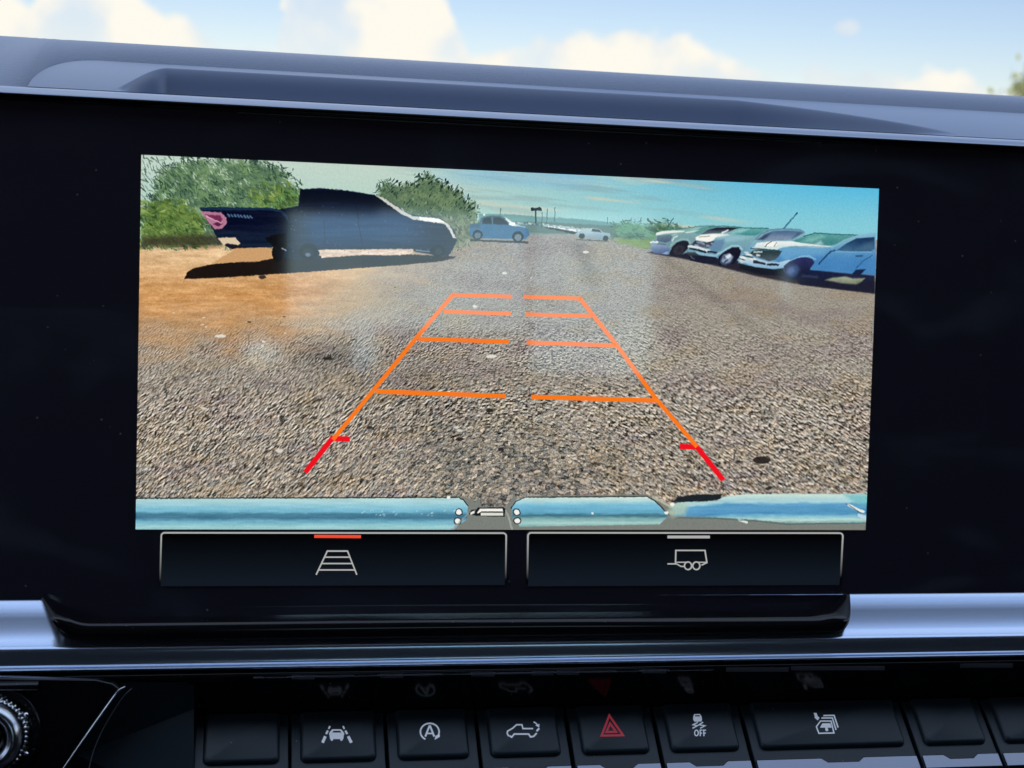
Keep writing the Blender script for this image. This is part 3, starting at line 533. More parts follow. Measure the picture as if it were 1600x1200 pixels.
    poly([(700, 775), (724, 776), (742, 784), (752, 770), (800, 770), (812, 782), (830, 775), (1010, 772), (1048, 788), (1070, 782), (1130, 775), (1360, 772), (1360, 832), (700, 832)], (126, 130, 124), 1)
    # gravel shows between the brackets
    m = (sdf([(742, 764), (806, 764), (800, 778), (792, 791), (752, 791), (748, 778)], X, Y) < 0); I[m] = gr[m]
    bands([(205, 779), (716, 777.5), (722, 780), (731, 790), (730, 812), (716, 820), (704, 832), (205, 832)], [(0, (176, 216, 214)), (8, (150, 206, 218)), (20, (104, 182, 212)), (24, (70, 132, 158)), (30, (62, 120, 152)), (35, (100, 172, 198)), (44, (150, 208, 212)), (52, (140, 186, 190))], lambda x: 779-0*x)
    line([(205, 778.5), (716, 777), (724, 781), (731, 790)], 1.5, (24, 26, 28), .95)
    bands([(800, 790), (808, 780), (820, 777), (1010, 776), (1022, 782), (1044, 806), (1030, 819), (812, 823), (800, 808)], [(0, (206, 226, 214)), (7, (160, 210, 216)), (12, (112, 190, 222)), (24, (90, 168, 200)), (28, (58, 112, 132)), (33, (118, 170, 172)), (40, (160, 206, 200)), (47, (120, 170, 170))], lambda x: 777-0*x)
    line([(798, 794), (806, 783), (820, 777), (1010, 775.5), (1024, 783), (1046, 805)], 1.4, (26, 30, 30), .95); line([(1020, 776), (1048, 792)], 4, (196, 196, 170), .8)
    poly([(1050, 785), (1058, 777), (1080, 773), (1128, 772), (1124, 780), (1100, 784)], (34, 40, 46))
    bands([(1048, 790), (1060, 785), (1120, 782), (1130, 776), (1160, 772), (1230, 771), (1360, 772), (1360, 818), (1280, 817), (1230, 817), (1180, 812), (1120, 808), (1056, 806)], [(0, (196, 222, 210)), (12, (156, 206, 216)), (16, (84, 160, 206)), (30, (70, 146, 196)), (34, (112, 184, 210)), (40, (176, 216, 208)), (46, (120, 160, 160))], lambda x: 772-(x-1200)*.004+np.clip(1130-x, 0, 80)*.10)
    poly([(1040, 800), (1056, 786), (1076, 788), (1070, 804), (1050, 807)], (178, 200, 180), .8, 4)
    poly([(1316, 772), (1360, 772), (1360, 792), (1336, 786)], (110, 186, 194), .7, 3)
    line([(1325, 789), (1340, 796), (1348, 799)], 4.2, (232, 236, 226)); line([(1322, 787), (1344, 801)], 1, (40, 60, 66), .8); line([(1154, 812), (1166, 816)], 3.4, (222, 230, 224)); line([(1342, 805), (1350, 808)], 5, (196, 214, 230), .9)
    line([(1056, 809), (1120, 810), (1180, 814), (1230, 819), (1352, 817)], 1.2, (50, 90, 96), .7)
    for x, y in ((717, 800), (715, 814), (807, 800), (808, 813.5)): ell(x, y, 6.2, 5.6, (28, 30, 34)); ell(x, y, 4.6, 4.2, (244, 246, 238))
    ell(700.5, 777, 3, 2.2, (244, 246, 240)); ell(1050, 788, 3.6, 2.8, (240, 240, 226)); ell(1041, 801, 3.4, 2.2, (240, 240, 230))
    poly([(732, 799), (738, 796), (744, 796), (746, 793), (787, 792.5), (789, 796), (788, 807), (744, 806), (733, 803)], (30, 32, 32)); poly([(734, 801), (742, 797), (742, 801), (736, 804)], (240, 240, 232)); poly([(745, 801), (750, 794.5), (785, 794.5), (786, 799), (752, 799), (747, 802)], (248, 246, 238), 1, .6, .2); poly([(751, 800.8), (786, 800.8), (786, 805.5), (751, 805.5)], (222, 222, 210), 1, .6, .2)
    line([(706, 828), (728, 806), (734, 798)], 3, (150, 156, 154), .7); line([(800, 828), (794, 806), (790, 798)], 3, (176, 184, 180), .6)
    ell(925, 802, 2.2, 1.6, (232, 240, 240))
    for i in range(20): ell(rs.uniform(560, 712), rs.uniform(797, 806), rs.uniform(1, 2.5), .8, (196, 224, 228), .6, -.6)
    # grain of the camera and soft edge of the lit area
    I[:] += ((h(np.floor(X/1.2), np.floor(Y/1.2), 333)-.5)*9)[..., None]
    # the camera's own sharpening
    bl_ = (I+np.roll(I, 1, 0)+np.roll(I, -1, 0)+np.roll(I, 1, 1)+np.roll(I, -1, 1)+np.roll(I, 2, 1)+np.roll(I, -2, 1))/7
    I[:] = I+(I-bl_)*.60; I[:] = 128+(I-128)*1.04+1
    I[:] = np.clip(I, 0, 255)/255
    img = bpy.data.images.new('rear_camera_picture', TW, TH, alpha=False)
    buf = np.ones((TH, TW, 4), np.float32); buf[..., :3] = I; img.pixels.foreach_set(buf.ravel()); img.update(); img.pack()
    M = mat('rear_camera_picture', (0.004, 0.004, 0.005), 0.05, spec=0.5, es=0.93); t_ = M.node_tree
    ti = t_.nodes.new('ShaderNodeTexImage'); ti.image = img; ti.extension = 'EXTEND'; b = t_.nodes['Principled BSDF']
    t_.links.new(ti.outputs[0], b.inputs['Emission Color']); b.inputs['Emission Strength'].default_value = 0.76
    return M
m_picture = make_picture()


# ------------------------------------------------------------------ the setting outside and the cab shell
m_ground = mat('dry_dirt_ground', (0.36, 0.29, 0.22), 0.9, spec=0.2)
g = ob('ground', [(-900, -900, -1.6), (900, -900, -1.6), (900, 900, -1.6), (-900, 900, -1.6)], [(0, 1, 2, 3)], m_ground); g['kind'] = 'structure'

def wall_with_holes(name, rect, holes, fn, th, M):
    """rect and holes are (u0,u1,v0,v1); solid cells become boxes of one mesh"""
    us = sorted({rect[0], rect[1], *[h[0] for h in holes], *[h[1] for h in holes]})
    vs = sorted({rect[2], rect[3], *[h[2] for h in holes], *[h[3] for h in holes]})
    V = []; Fc = []; idx = {}
    def v(i, j, k):
        if (i, j, k) not in idx: idx[i, j, k] = len(V); V.append(fn(us[i], vs[j], k*th))
        return idx[i, j, k]
    def solid(i, j):
        if not (0 <= i < len(us)-1 and 0 <= j < len(vs)-1): return False
        u, w = (us[i]+us[i+1])/2, (vs[j]+vs[j+1])/2
        return not any(h[0] < u < h[1] and h[2] < w < h[3] for h in holes)
    for i in range(len(us)-1):
        for j in range(len(vs)-1):
            if not solid(i, j): continue
            Fc.append((v(i, j, 0), v(i+1, j, 0), v(i+1, j+1, 0), v(i, j+1, 0))); Fc.append((v(i, j, 1), v(i, j+1, 1), v(i+1, j+1, 1), v(i+1, j, 1)))
            if not solid(i-1, j): Fc.append((v(i, j, 0), v(i, j+1, 0), v(i, j+1, 1), v(i, j, 1)))
            if not solid(i+1, j): Fc.append((v(i+1, j, 0), v(i+1, j+1, 0), v(i+1, j+1, 1), v(i+1, j, 1)))
            if not solid(i, j-1): Fc.append((v(i, j, 0), v(i+1, j, 0), v(i+1, j, 1), v(i, j, 1)))
            if not solid(i, j+1): Fc.append((v(i, j+1, 0), v(i+1, j+1, 0), v(i+1, j+1, 1), v(i, j+1, 1)))
    o = ob(name, V, Fc, M); o['kind'] = 'structure'; return o
m_trimcab = mat('dark_cab_trim', (0.020, 0.019, 0.024), 0.8, spec=0.2)
m_liner = mat('headliner_cloth', (0.22, 0.21, 0.21), 0.9, spec=0.1)
YB = 1.8
def refl(x0, x1, y0, y1):            # an opening in the rear wall, placed where the screen mirrors it
    return (xx(x0, YB, (y0+y1)/2), xx(x1, YB, (y0+y1)/2), zz(y1, YB, (x0+x1)/2), zz(y0, YB, (x0+x1)/2))
holes = [refl(450, 590, 330, 520), refl(590, 832, 330, 516), refl(832, 1030, 330, 585), refl(552, 590, 520, 578), refl(385, 436, 530, 574), refl(1222, 1252, 405, 470)]
m_pane = bpy.data.materials.new('tinted_window_glass'); m_pane.use_nodes = True
_t = m_pane.node_tree; _t.nodes.clear(); _o = _t.nodes.new('ShaderNodeOutputMaterial'); _tr = _t.nodes.new('ShaderNodeBsdfTransparent'); _tr.inputs[0].default_value = (0.60, 0.88, 1.0, 1)
_g = _t.nodes.new('ShaderNodeBsdfGlossy'); _g.inputs['Roughness'].default_value = 0.02; _f = _t.nodes.new('ShaderNodeFresnel'); _mx = _t.nodes.new('ShaderNodeMixShader')
_t.links.new(_f.outputs[0], _mx.inputs[0]); _t.links.new(_tr.outputs[0], _mx.inputs[1]); _t.links.new(_g.outputs[0], _mx.inputs[2]); _t.links.new(_mx.outputs[0], _o.inputs[0])
wx0, wx1, wz0, wz1 = min(q[0] for q in holes)-.02, max(q[1] for q in holes)+.02, min(q[2] for q in holes)-.02, max(q[3] for q in holes)+.02
pn = ob('window', [(wx0, -YB-.06, wz0), (wx1, -YB-.06, wz0), (wx1, -YB-.06, wz1), (wx0, -YB-.06, wz1)], [(0, 1, 2, 3)], m_pane); pn['kind'] = 'structure'
X0c, X1c, ZF, ZC = -0.95, 1.25, -0.75, 0.50
wall_with_holes('rear_wall', (X0c, X1c, ZF, ZC), holes, lambda u, v, t: (u, -YB-t, v), 0.05, m_trimcab)
wall_with_holes('side_wall', (-YB, 0.62, ZF, ZC), [(-1.35, -0.55, 0.02, 0.40), (-0.45, 0.35, 0.02, 0.42)], lambda u, v, t: (X0c-t, u, v), 0.05, m_trimcab)
wall_with_holes('side_wall', (-YB, 0.62, ZF, ZC), [(-0.62, 0.35, 0.02, 0.42)], lambda u, v, t: (X1c+t, u, v), 0.05, m_trimcab)
wall_with_holes('ceiling', (X0c, X1c, -YB, -0.36), [], lambda u, v, t: (u, v, ZC+.002+t), 0.04, m_liner)
wall_with_holes('floor', (X0c, X1c, -YB, 0.62), [], lambda u, v, t: (u, v, ZF-.002-t), 0.04, m_trimcab)

# ------------------------------------------------------------------ tree beyond the windscreen
def build_tree():
    D = 16.0; rs = np.random.RandomState(5)
    dw = T3@ray(1706, 196); cw = T3@CAM; c = cw+dw*((D-cw[1])/dw[1]); t = thing('tree', 'blurred olive green tree at the right edge beyond the windscreen', 'tree', (c[0], D, -1.6))
    mb = mat('bark', (0.12, 0.09, 0.06), 0.9); mf = mat('olive_foliage', (0.27, 0.29, 0.085), 0.7, var=0.3)
    V = []; Fc = []
    def tube(a, b, ra, rb, n=8):
        a = np.array(a, float); b = np.array(b, float); d = b-a; d /= np.linalg.norm(d)
        u = np.cross(d, [0.3, 1, 0.1]); u /= np.linalg.norm(u); w = np.cross(d, u); k = len(V)
        for p, r in ((a, ra), (b, rb)):
            for i in range(n): V.append(p+r*(u*math.cos(2*math.pi*i/n)+w*math.sin(2*math.pi*i/n)))
        for i in range(n): Fc.append((k+i, k+(i+1) % n, k+n+(i+1) % n, k+n+i))
    base = np.array([c[0], D, -1.6]); mid = np.array([c[0]+.1, D, c[2]-.7])
    tube(base, mid, .16, .10)
    for i in range(9):
        a = i*2.4; e = mid+np.array([math.cos(a)*.75, math.sin(a)*.75, .5+.5*rs.rand()]); tube(mid-np.array([0, 0, .1*i*.5]), e, .06, .015, 6)
    ob('trunk', V, Fc, mb, t)
    V2 = []; F2 = []
    cl = [(c+np.array([rs.uniform(-.75, .75), rs.uniform(-.7, .7), rs.uniform(-.75, .42)]), rs.uniform(.16, .34)) for _ in range(170)]
    cl = [(p, r) for p, r in cl if ((p-c)[0]/.85)**2+((p-c)[2]/.8)**2 < 1.05]
    for p, r in cl:
        for _ in range(150):
            q = p+rs.normal(size=3)*r*.6; s = rs.uniform(.03, .06); u = rs.normal(size=3); u /= np.linalg.norm(u); w = np.cross(u, rs.normal(size=3)); w /= np.linalg.norm(w)
            k = len(V2); V2 += [q-u*s, q+w*s*.5, q+u*s, q-w*s*.5]; F2.append((k, k+1, k+2, k+3))
    ob('crown', V2, F2, mf, t)
build_tree()

# ------------------------------------------------------------------ dashboard top: vinyl pad, display hood, silver lip
XL, XR = -0.42, 0.62
dash = thing('dashboard', 'grey dashboard top of grained vinyl with a smooth hood and silver lip over the display', 'dashboard', (0.1, 0.1, 0.0))
YH, Y0h = 0.045, 0.004                     # back and front edge of the hood
zh0, zh1 = zz(175.5, Y0h), zz(131.5, YH)
xl0, xl1 = xx(47, 0.01, 130), xx(150, 0.03, 110)
def back_edge(X):
    if X <= xl0: return 0.0
    if X >= xl1: return 1.0
    return math.sqrt(max(0, 1-((xl1-X)/(xl1-xl0))**2))
def sm(a, b, v): t = min(1, max(0, (v-a)/(b-a))); return t*t*(3-2*t)
xf0, xf1 = xx(180, 0.03, 120), xx(262, 0.03, 120); xg0, xg1 = xx(1180, 0.016, 180), xx(1480, 0.016, 200)
def hood_z(X, Y):
    H = zh1-zh0; t = (Y-Y0h)/(YH-Y0h); plain = H*(t*.8+.2*(1-(1-min(1, max(0, t)))**2))
    k = sm(xf0, xf1, X)*(((xg1-X)/(xg1-xg0))**.8 if xg0 < X < xg1 else (1 if X <= xg0 else 0))
    yf = Y0h+0.031*k; wd = .0016+.0026*min(1, k*1.5)
    return zh0+plain*(1 if k < .02 else sm(yf-wd, yf+wd*.7, Y)*min(1, k*3)+(1-min(1, k*3)))
def hood_prof(X):
    e = back_edge(X); out = []
    for i in range(111):
        t = i/110; Y = Y0h+(YH-Y0h)*e*t; out.append((Y, hood_z(X, Y)))
    Yb, Zb = out[-1]; out.append((Yb+.0008, Zb-.0004)); out.append((Yb+.0012, Zb-.003)); return out
extrude_x('display_hood', None, xl0, XR, m_hood, dash, fn=hood_prof, xs=sorted({*np.linspace(xl0, xl1, 60), *np.linspace(xl1, xf0, 20), *np.linspace(xf0-.002, xf1+.002, 260), *np.linspace(xf1+.003, xg0, 60), *np.linspace(xg0, xg1, 160), *np.linspace(xg1, XR, 40)}))
YC = 0.15; EL = 0.1773
def elev_target(X): return zz(103.3, YC, 800)/(YC+.5)
def pad_prof(X):
    e = back_edge(X); Yf = Y0h+(YH-Y0h)*e; Zf = hood_z(X, Yf) if X > xl0 else zh0
    Zf -= 0.0020; wl = sm(xl0-.02, xl1+.015, X); p = 1.7+5.6*wl
    ts = np.linspace(0, 1, 40)**1.4; Ys = Yf+(YC-Yf)*ts; gq = 1-(1-ts)**p
    lo, hi = 0.0, 0.06
    for _ in range(22):
        mid = (lo+hi)/2; e_ = ((Zf+mid*gq)/(Ys+.5)).max()
        if e_ > elev_target(X): hi = mid
        else: lo = mid
    Zs = Zf+lo*gq; out = [(Yf+.0002, Zf-.006)]+list(zip(Ys, Zs))
    zc = Zs[-1]; out += [(0.20, zc-.001), (0.26, zc-.004), (0.36, zc-.013), (0.5, zc-.03), (0.62, zc-.05), (0.63, zc-.2), (0.63, ZF)]; return out
extrude_x('soft_pad', None, XL-.3, XR+.3, m_leather, dash, n=300, fn=pad_prof)
lip = smooth_profile([(0.006, zz(190, 0.006)), (-0.0015, zz(190, -0.0015)), (-0.0036, zz(187.5, -0.0036)), (-0.0036, zz(185.5, -0.0036)), (-0.0012, zz(178.4, -0.0012)), (0.001, zz(176.6, .001)), (Y0h+.002, zz(176.2, Y0h+.002))], 3)
extrude_x('hood_lip', lip, XL, XR, m_lip, dash)

# ------------------------------------------------------------------ the display
disp = thing('display', 'wide black glass touchscreen showing the rear camera view of a gravel lot', 'display', px(800, 560))
ztop = zz(188, 0.0); zbot = zz(968, 0.0)
top_prof = smooth_profile([(0.012, ztop+.002), (0.0016, ztop+.0015), (-0.0012, ztop-.0006), (-0.0014, zz(193, -0.0014)), (-0.0008, zz(196.5, 0)), (0.0004, zz(197.5, 0))], 2)
extrude_x('top_bezel', top_prof, XL, XR, m_gloss, disp)
extrude_x('bezel_glint', [(-.0006, zz(199.4, 0)), (-.0009, zz(198.9, 0)), (-.0009, zz(198.4, 0)), (-.0004, zz(197.9, 0))], xx(372, 0, 175), xx(1282, 0, 225), m_seg, disp, smooth=False)  # added metal bead standing in for a thin glint along the bezel
gl = ob('screen_glass', [(XL, 0, zz(197, 0)), (XR, 0, zz(197, 0)), (XR, 0, zbot), (XL, 0, zbot), (XL, .008, zz(197, 0)), (XR, .008, zz(197, 0)), (XR, .008, zbot), (XL, .008, zbot)],
        [(0, 1, 2, 3), (4, 5, 6, 7), (0, 1, 5, 4), (2, 3, 7, 6), (1, 2, 6, 5), (0, 3, 7, 4)], m_glass, disp)
Q = [px(221, 242), px(1373, 295), px(1352, 828), px(212, 827)]
zt, zb_, xa, xb = (Q[0][2]+Q[1][2])/2, (Q[2][2]+Q[3][2])/2, (Q[0][0]+Q[3][0])/2, (Q[1][0]+Q[2][0])/2
e1 = 0.0003
pic = ob('camera_picture', [(xa, -e1, zb_), (xb, -e1, zb_), (xb, -e1, zt), (xa, -e1, zt)], [(0, 1, 2, 3)], m_picture, disp)
uv = pic.data.uv_layers.new(name='UVMap')
for li, lp in enumerate(pic.data.loops):
    v = pic.data.vertices[lp.vertex_index].co; uv.data[li].uv = ((v.x-xa)/(xb-xa), (v.z-zb_)/(zt-zb_))
onG = lambda x, y: px(x, y, -0.0006)
NG = (0, -1, 0)
def gline(pts, w, M): return Flat(onG, NG, 0.0001).rib(pts, w).make('guide_line', M, disp)
gline([(709, 459), (652, 526), (585, 608), (520, 687)], 6.5, m_orange)
gline([(905, 465), (965, 541), (1024, 622), (1089, 698)], 6.5, m_orange)
for a, b, w in (((706, 460.5), (800, 463.5), 6), ((818, 463.5), (908, 466.5), 6), ((693, 487), (798, 490), 6), ((821, 491), (924, 494), 6),
                ((654, 529.5), (795, 534), 6.5), ((823, 535), (962, 540), 6.5), ((588, 611.5), (790, 619), 7), ((830, 620), (1029, 626), 7)):
    gline([a, b], w, m_orange)
gline([(547, 686), (519, 685), (477, 738)], 8, m_redline)
gline([(1062, 697.5), (1089, 698.5), (1130, 750)], 8, m_redline)

def ui_fade(name, col, yfull, yend, M0=None):
    """display line that fades out downwards, as drawn on the screen"""
    M = mat(name, (0.005, 0.005, 0.005), 0.05, emit=col, es=1.0); t = M.node_tree; b = t.nodes['Principled BSDF']
    gtx = t.nodes.new('ShaderNodeTexCoord'); s = t.nodes.new('ShaderNodeSeparateXYZ'); t.links.new(gtx.outputs['Object'], s.inputs[0])
    r = t.nodes.new('ShaderNodeMapRange'); t.links.new(s.outputs[2], r.inputs[0]); r.inputs[1].default_value = zz(yend, 0); r.inputs[2].default_value = zz(yfull, 0)
    r.inputs[3].default_value = 0.0; r.inputs[4].default_value = 0.8; t.links.new(r.outputs[0], b.inputs['Emission Strength']); return M
m_frame = ui_fade('display_frame_line', (0.40, 0.41, 0.40), 838, 905)
m_softkey = ui_fade('display_button_fill', (0.0055, 0.009, 0.015), 905, 836)
for q in (m_frame, m_softkey, m_picture, m_ui, m_ui_red, m_orange, m_redline): cover(q)
def soft_button(x0, x1, xlow0, xlow1):
    onB = lambda x, y: px(x, y, -0.0003)
    y0, y1 = 832.5, 914
    body = Flat(onB, NG, 0.0001).fill([(x0, y0), (x1, y0+.5), (xlow1, y1), (xlow0, y1+2)]).make('soft_button', m_softkey, disp)
    r = 5
    Flat(onG, NG, 0.00008).rib([(xlow0, y1)]+[(x0+(xlow0-x0)*.15, y0+16)]+arc(x0+r, y0+r, r, r, 180, 270, 5)+arc(x1-r, y0+r+.5, r, r, 270, 360, 5)+[(x1+(xlow1-x1)*.15, y0+16), (xlow1, y1)], 2.4).make('button_frame', m_frame, body)
    return body
b1 = soft_button(252, 791, 250, 790); b2 = soft_button(825, 1317, 824, 1313)
Flat(onG, NG).rib([(491, 838), (564, 838.5)], 4.6).make('selection_bar', m_ui_red, b1)
Flat(onG, NG).rib([(1043, 839), (1109, 839)], 4.2).make('selection_bar', m_ui, b2)
f = Flat(onG, NG)
f.rib([(494, 898), (511.5, 861), (543, 861), (557.5, 898)], 2.2)
for ya in (870.5, 880.5, 890.5):
    q = (ya-861)/37; f.rib([(511.5-17.5*q, ya), (543+14.5*q, ya)], 2.0)
f.make('guideline_icon', m_ui, b1)
f = Flat(onG, NG)
f.rib([(1055.5, 880), (1056, 860), (1101.5, 860), (1104.5, 879), (1096, 883)], 2.0)
f.rib([(1043, 881), (1057, 881), (1064, 885), (1070, 885)], 1.9)
f.rib(arc(1075, 884, 5.6, 6, 0, 360, 18)[:-1], 2.0, True); f.rib(arc(1088, 884, 5.6, 6, 0, 360, 18)[:-1], 2.0, True)
f.rib([(1057, 878.5), (1072, 878.5)], 1.6); f.rib([(1091, 878.5), (1104, 878.5)], 1.6)
f.make('trailer_icon', m_ui, b2)

# housing chin below the glass
def resample(P, n):
    P = np.array(P, float); d = np.r_[0, np.cumsum(np.linalg.norm(np.diff(P, axis=0), axis=1))]; t = np.linspace(0, 1, n)
    # even spacing but denser near the two ends
    t = 0.5-0.5*np.cos(np.pi*t); t = t*d[-1]; return np.stack([np.interp(t, d, P[:, i]) for i in (0, 1)], 1)
outer = smooth_profile([(63.5, 934), (67, 942), (76, 962), (88, 986), (104, 1000), (128, 1003.5), (700, 996), (1296, 989.5), (1316, 987), (1326, 976), (1330, 958), (1329, 940), (1328, 927)], 2)
rim = smooth_profile([(72, 934.5), (84, 948), (104, 964), (124, 972.5), (150, 974), (700, 967.5), (1250, 963), (1278, 961), (1300, 951), (1316, 938), (1322, 927)], 2)
inn = smooth_profile([(80, 934.5), (98, 945), (122, 956), (146, 963), (170, 964), (700, 957), (1235, 953.5), (1262, 951.5), (1290, 943), (1306, 934), (1314, 927)], 2)
n = 160; O_, R_, I_ = resample(outer, n), resample(rim, n), resample(inn, n)
def dep(y, full=-0.0110): return -0.0015 + full*min(1, max(0, (y-930)/38))
rows = [[px(x, y, 0.001) for x, y in I_], [px(x, y, dep(y)*.93) for x, y in (R_*.9+I_*.1)], [px(x, y, dep(y)) for x, y in R_], [px(x, y, dep(y)-.0008) for x, y in (R_*.93+O_*.07)],
        [px(x, y, dep(y)*1.0-.0016) for x, y in (R_*.5+O_*.5)], [px(x, y, dep(y, -.0108)-.0013) for x, y in (R_*.08+O_*.92)], [px(x, y, dep(y, -.0105)-.0004) for x, y in O_], [px(x, y, dep(y, -.0105)+.006) for x, y in O_]]
V = [p for r_ in rows for p in r_]; Fc = []
for k in range(len(rows)-1):
    for i in range(n-1): Fc.append((k*n+i, k*n+i+1, (k+1)*n+i+1, (k+1)*n+i))
ob('chin', V, Fc, m_chin, disp, smooth=True)

# ------------------------------------------------------------------ silver trim ledge
led = smooth_profile([(0.004, zz(931, 0.0)), (0.0005, zz(931, 0.0)), (-0.0010, zz(933.5, -.001)), (-0.0085, zz(986, -0.0085)), (-0.0105, zz(996.5, -0.0105)), (-0.0122, zz(1004, -0.0122)),
                      (-0.0126, zz(1010, -0.0126)), (-0.0126, zz(1028, -0.0126)), (-0.0132, zz(1030.5, -.0132)), (-0.0146, zz(1034.0, -0.0146)), (-0.0151, zz(1036.5, -0.0151)), (-0.0139, zz(1040.5, -0.0139)), (-0.007, zz(1042, -0.007))], 3)
oc = np.array(outer)
def to_px(P): d = T0i@(np.array(P)-CAM); return d[0]/d[2]*F+800, d[1]/d[2]*F+600
T0i = np.linalg.inv(np.stack([AX, AY, AZ], 0))
le, re = oc[oc[:, 0] < 700], oc[oc[:, 0] > 700]
led = [tuple(np.array(a)*(1-t)+np.array(b)*t) for a, b in zip(led[:-1], led[1:]) for t in np.linspace(0, 1, 1+max(1, int(np.hypot(*(np.array(b)-np.array(a)))/.0006)), endpoint=False)]+[led[-1]]
def led_prof(X):
    o_ = []
    for Y_, Z_ in led:
        x_, y_ = to_px((X, Y_, Z_))
        if y_ < 930 or y_ > 1006: o_.append((Y_, Z_)); continue
        if x_ < 700: edge_ = np.interp(min(y_, 1003), le[:, 1], le[:, 0]); inside = x_ > edge_+4 and y_ < np.interp(x_, le[:, 0], le[:, 1])-3
        else: inside = x_ < np.interp(min(y_, 1006), re[::-1, 1], re[::-1, 0])-4 and y_ < np.interp(x_, re[:, 0], re[:, 1])-3
        o_.append((Y_+.012, Z_) if inside else (Y_, Z_))
    return o_
Xa, Xb = xx(56, -.005, 960), xx(140, -.005, 960); Xc, Xd = xx(1285, -.005, 960), xx(1336, -.005, 960)
def extrude_list(name, xs, fn, M):
    V = []; Fc = []
    for X in xs: V += [(X, Y, Z) for Y, Z in fn(X)]
    k = len(V)//len(xs)
    for i in range(len(xs)-1):
        for j in range(k-1): a = i*k+j; Fc.append((a, a+1, a+1+k, a+k))
    return ob(name, V, Fc, M, None, True)
tr = extrude_list('trim_ledge', [XL]+list(np.linspace(Xa, Xb, 70))+list(np.linspace(Xb, Xc, 30))[1:-1]+list(np.linspace(Xc, Xd, 60))+[XR], led_prof, m_silver); tag(tr, 'satin silver trim strip running under the black display', 'trim strip')

# ------------------------------------------------------------------ switch bank
bank = thing('switch_console', 'piano black recess panel behind the row of switches under the silver trim', 'panel', px(800, 1080, -0.01))
YHg = -0.0025; ZHg = zz(1109, YHg)
ang = R(124.6); Lp = 0.0190
pt = (YHg+math.cos(ang)*Lp, ZHg+math.sin(ang)*Lp)
extrude_x('mirror_strip', [(YHg+.0006, ZHg-.004), (YHg, ZHg), pt], xx(178, -.01, 1080), XR, m_mirror, bank, smooth=False)
extrude_x('upper_strip', smooth_profile([(pt[0]-.0001, pt[1]-.0002), (pt[0]-.0009, pt[1]+.0001), (pt[0]-.0012, pt[1]+.0008), (pt[0]-.0012, zz(1044, pt[0]-.0012)), (pt[0]+.004, zz(1038, pt[0]))], 2), XL, XR, m_gloss, bank)
extrude_x('back_board', [(.010, ZHg+.004), (.010, -.24), (-.02, -.26)], XL, XR, m_dark, bank, smooth=False)
ys = pt[0]-.0013
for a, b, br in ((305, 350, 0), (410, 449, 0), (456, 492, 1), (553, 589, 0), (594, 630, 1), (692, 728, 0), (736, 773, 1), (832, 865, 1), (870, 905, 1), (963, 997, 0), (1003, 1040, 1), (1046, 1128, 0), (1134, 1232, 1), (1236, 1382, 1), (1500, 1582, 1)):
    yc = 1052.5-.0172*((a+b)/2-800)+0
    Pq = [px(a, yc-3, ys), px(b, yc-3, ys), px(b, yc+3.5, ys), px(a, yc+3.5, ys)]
    o = prism('reflection_segment', Pq, (0, -0.00035, 0), m_seg if br else m_gloss, bank); bevel(o, 0.00012, 2)  # raised pieces stand in for the key chrome mirrored in the gloss strip
bd = extrude_x('edge_bead', [(pt[0]-.0010, pt[1]+.0011), (pt[0]-.0018, pt[1]+.0009), (pt[0]-.0018, pt[1]+.0006), (pt[0]-.0008, pt[1]+.0004)], xx(395, -.012, 1065), xx(1110, -.012, 1060), m_lip, bank, smooth=False)

KD = np.array([0, -math.cos(R(42.5)), -math.sin(R(42.5))])       # down the key
KN = np.array([0, -math.sin(R(42.5)), math.cos(R(42.5))])        # out of the key
KO = np.array([0, YHg, ZHg])
def kp(X, s, h=0.0): return np.array([X, 0, 0])+KO+KD*s+KN*h
def ks(x, y, h=0.0): p = rp(x, y, KO+KN*h, KN); return p[0], (p-KO)@KD
s_ch = ks(900, 1197)[1]; s_pad = ks(560, 1188)[1]; s_end = s_ch+0.0055
edges = [(302, 451), (455, 603), (608, 749), (754, 893), (899, 1033), (1039, 1175), (1181, 1437), (1443, 1566), (1571, 1780)]
info = [('switch', 'blank black switch at the far left of the row, no symbol', None),
        ('switch', 'black switch with the white lane keeping car symbol', 'lane'),
        ('switch', 'black switch with the white letter A in a circular arrow', 'auto'),
        ('switch', 'black switch with the white pickup tailgate symbol', 'tailgate'),
        ('switch', 'black switch with the red hazard warning triangle', 'hazard'),
        ('switch', 'black switch with a skidding car symbol over the word OFF', 'traction'),
        ('switch', 'widest black switch, with the white power window symbol', 'window'),
        ('switch', 'narrow blank black switch right of the wide window switch', None),
        ('switch', 'partly cropped blank black switch at the right end of the row', None)]
def rounded_pad(X0, X1, h, inset, s0, s1, r):
    """outline of the raised pad at height h"""
    a, b, t = X0+inset, X1-inset, s1-inset*0.9
    P = [kp(a, s0, h)]
    for i in range(7): q = R(90*i/6); P.append(kp(a+r-r*math.cos(q), t-r+r*math.sin(q), h))
    for i in range(7): q = R(90*i/6); P.append(kp(b-r+r*math.sin(q), t-r+r*math.cos(q), h))
    P.append(kp(b, s0, h)); return P
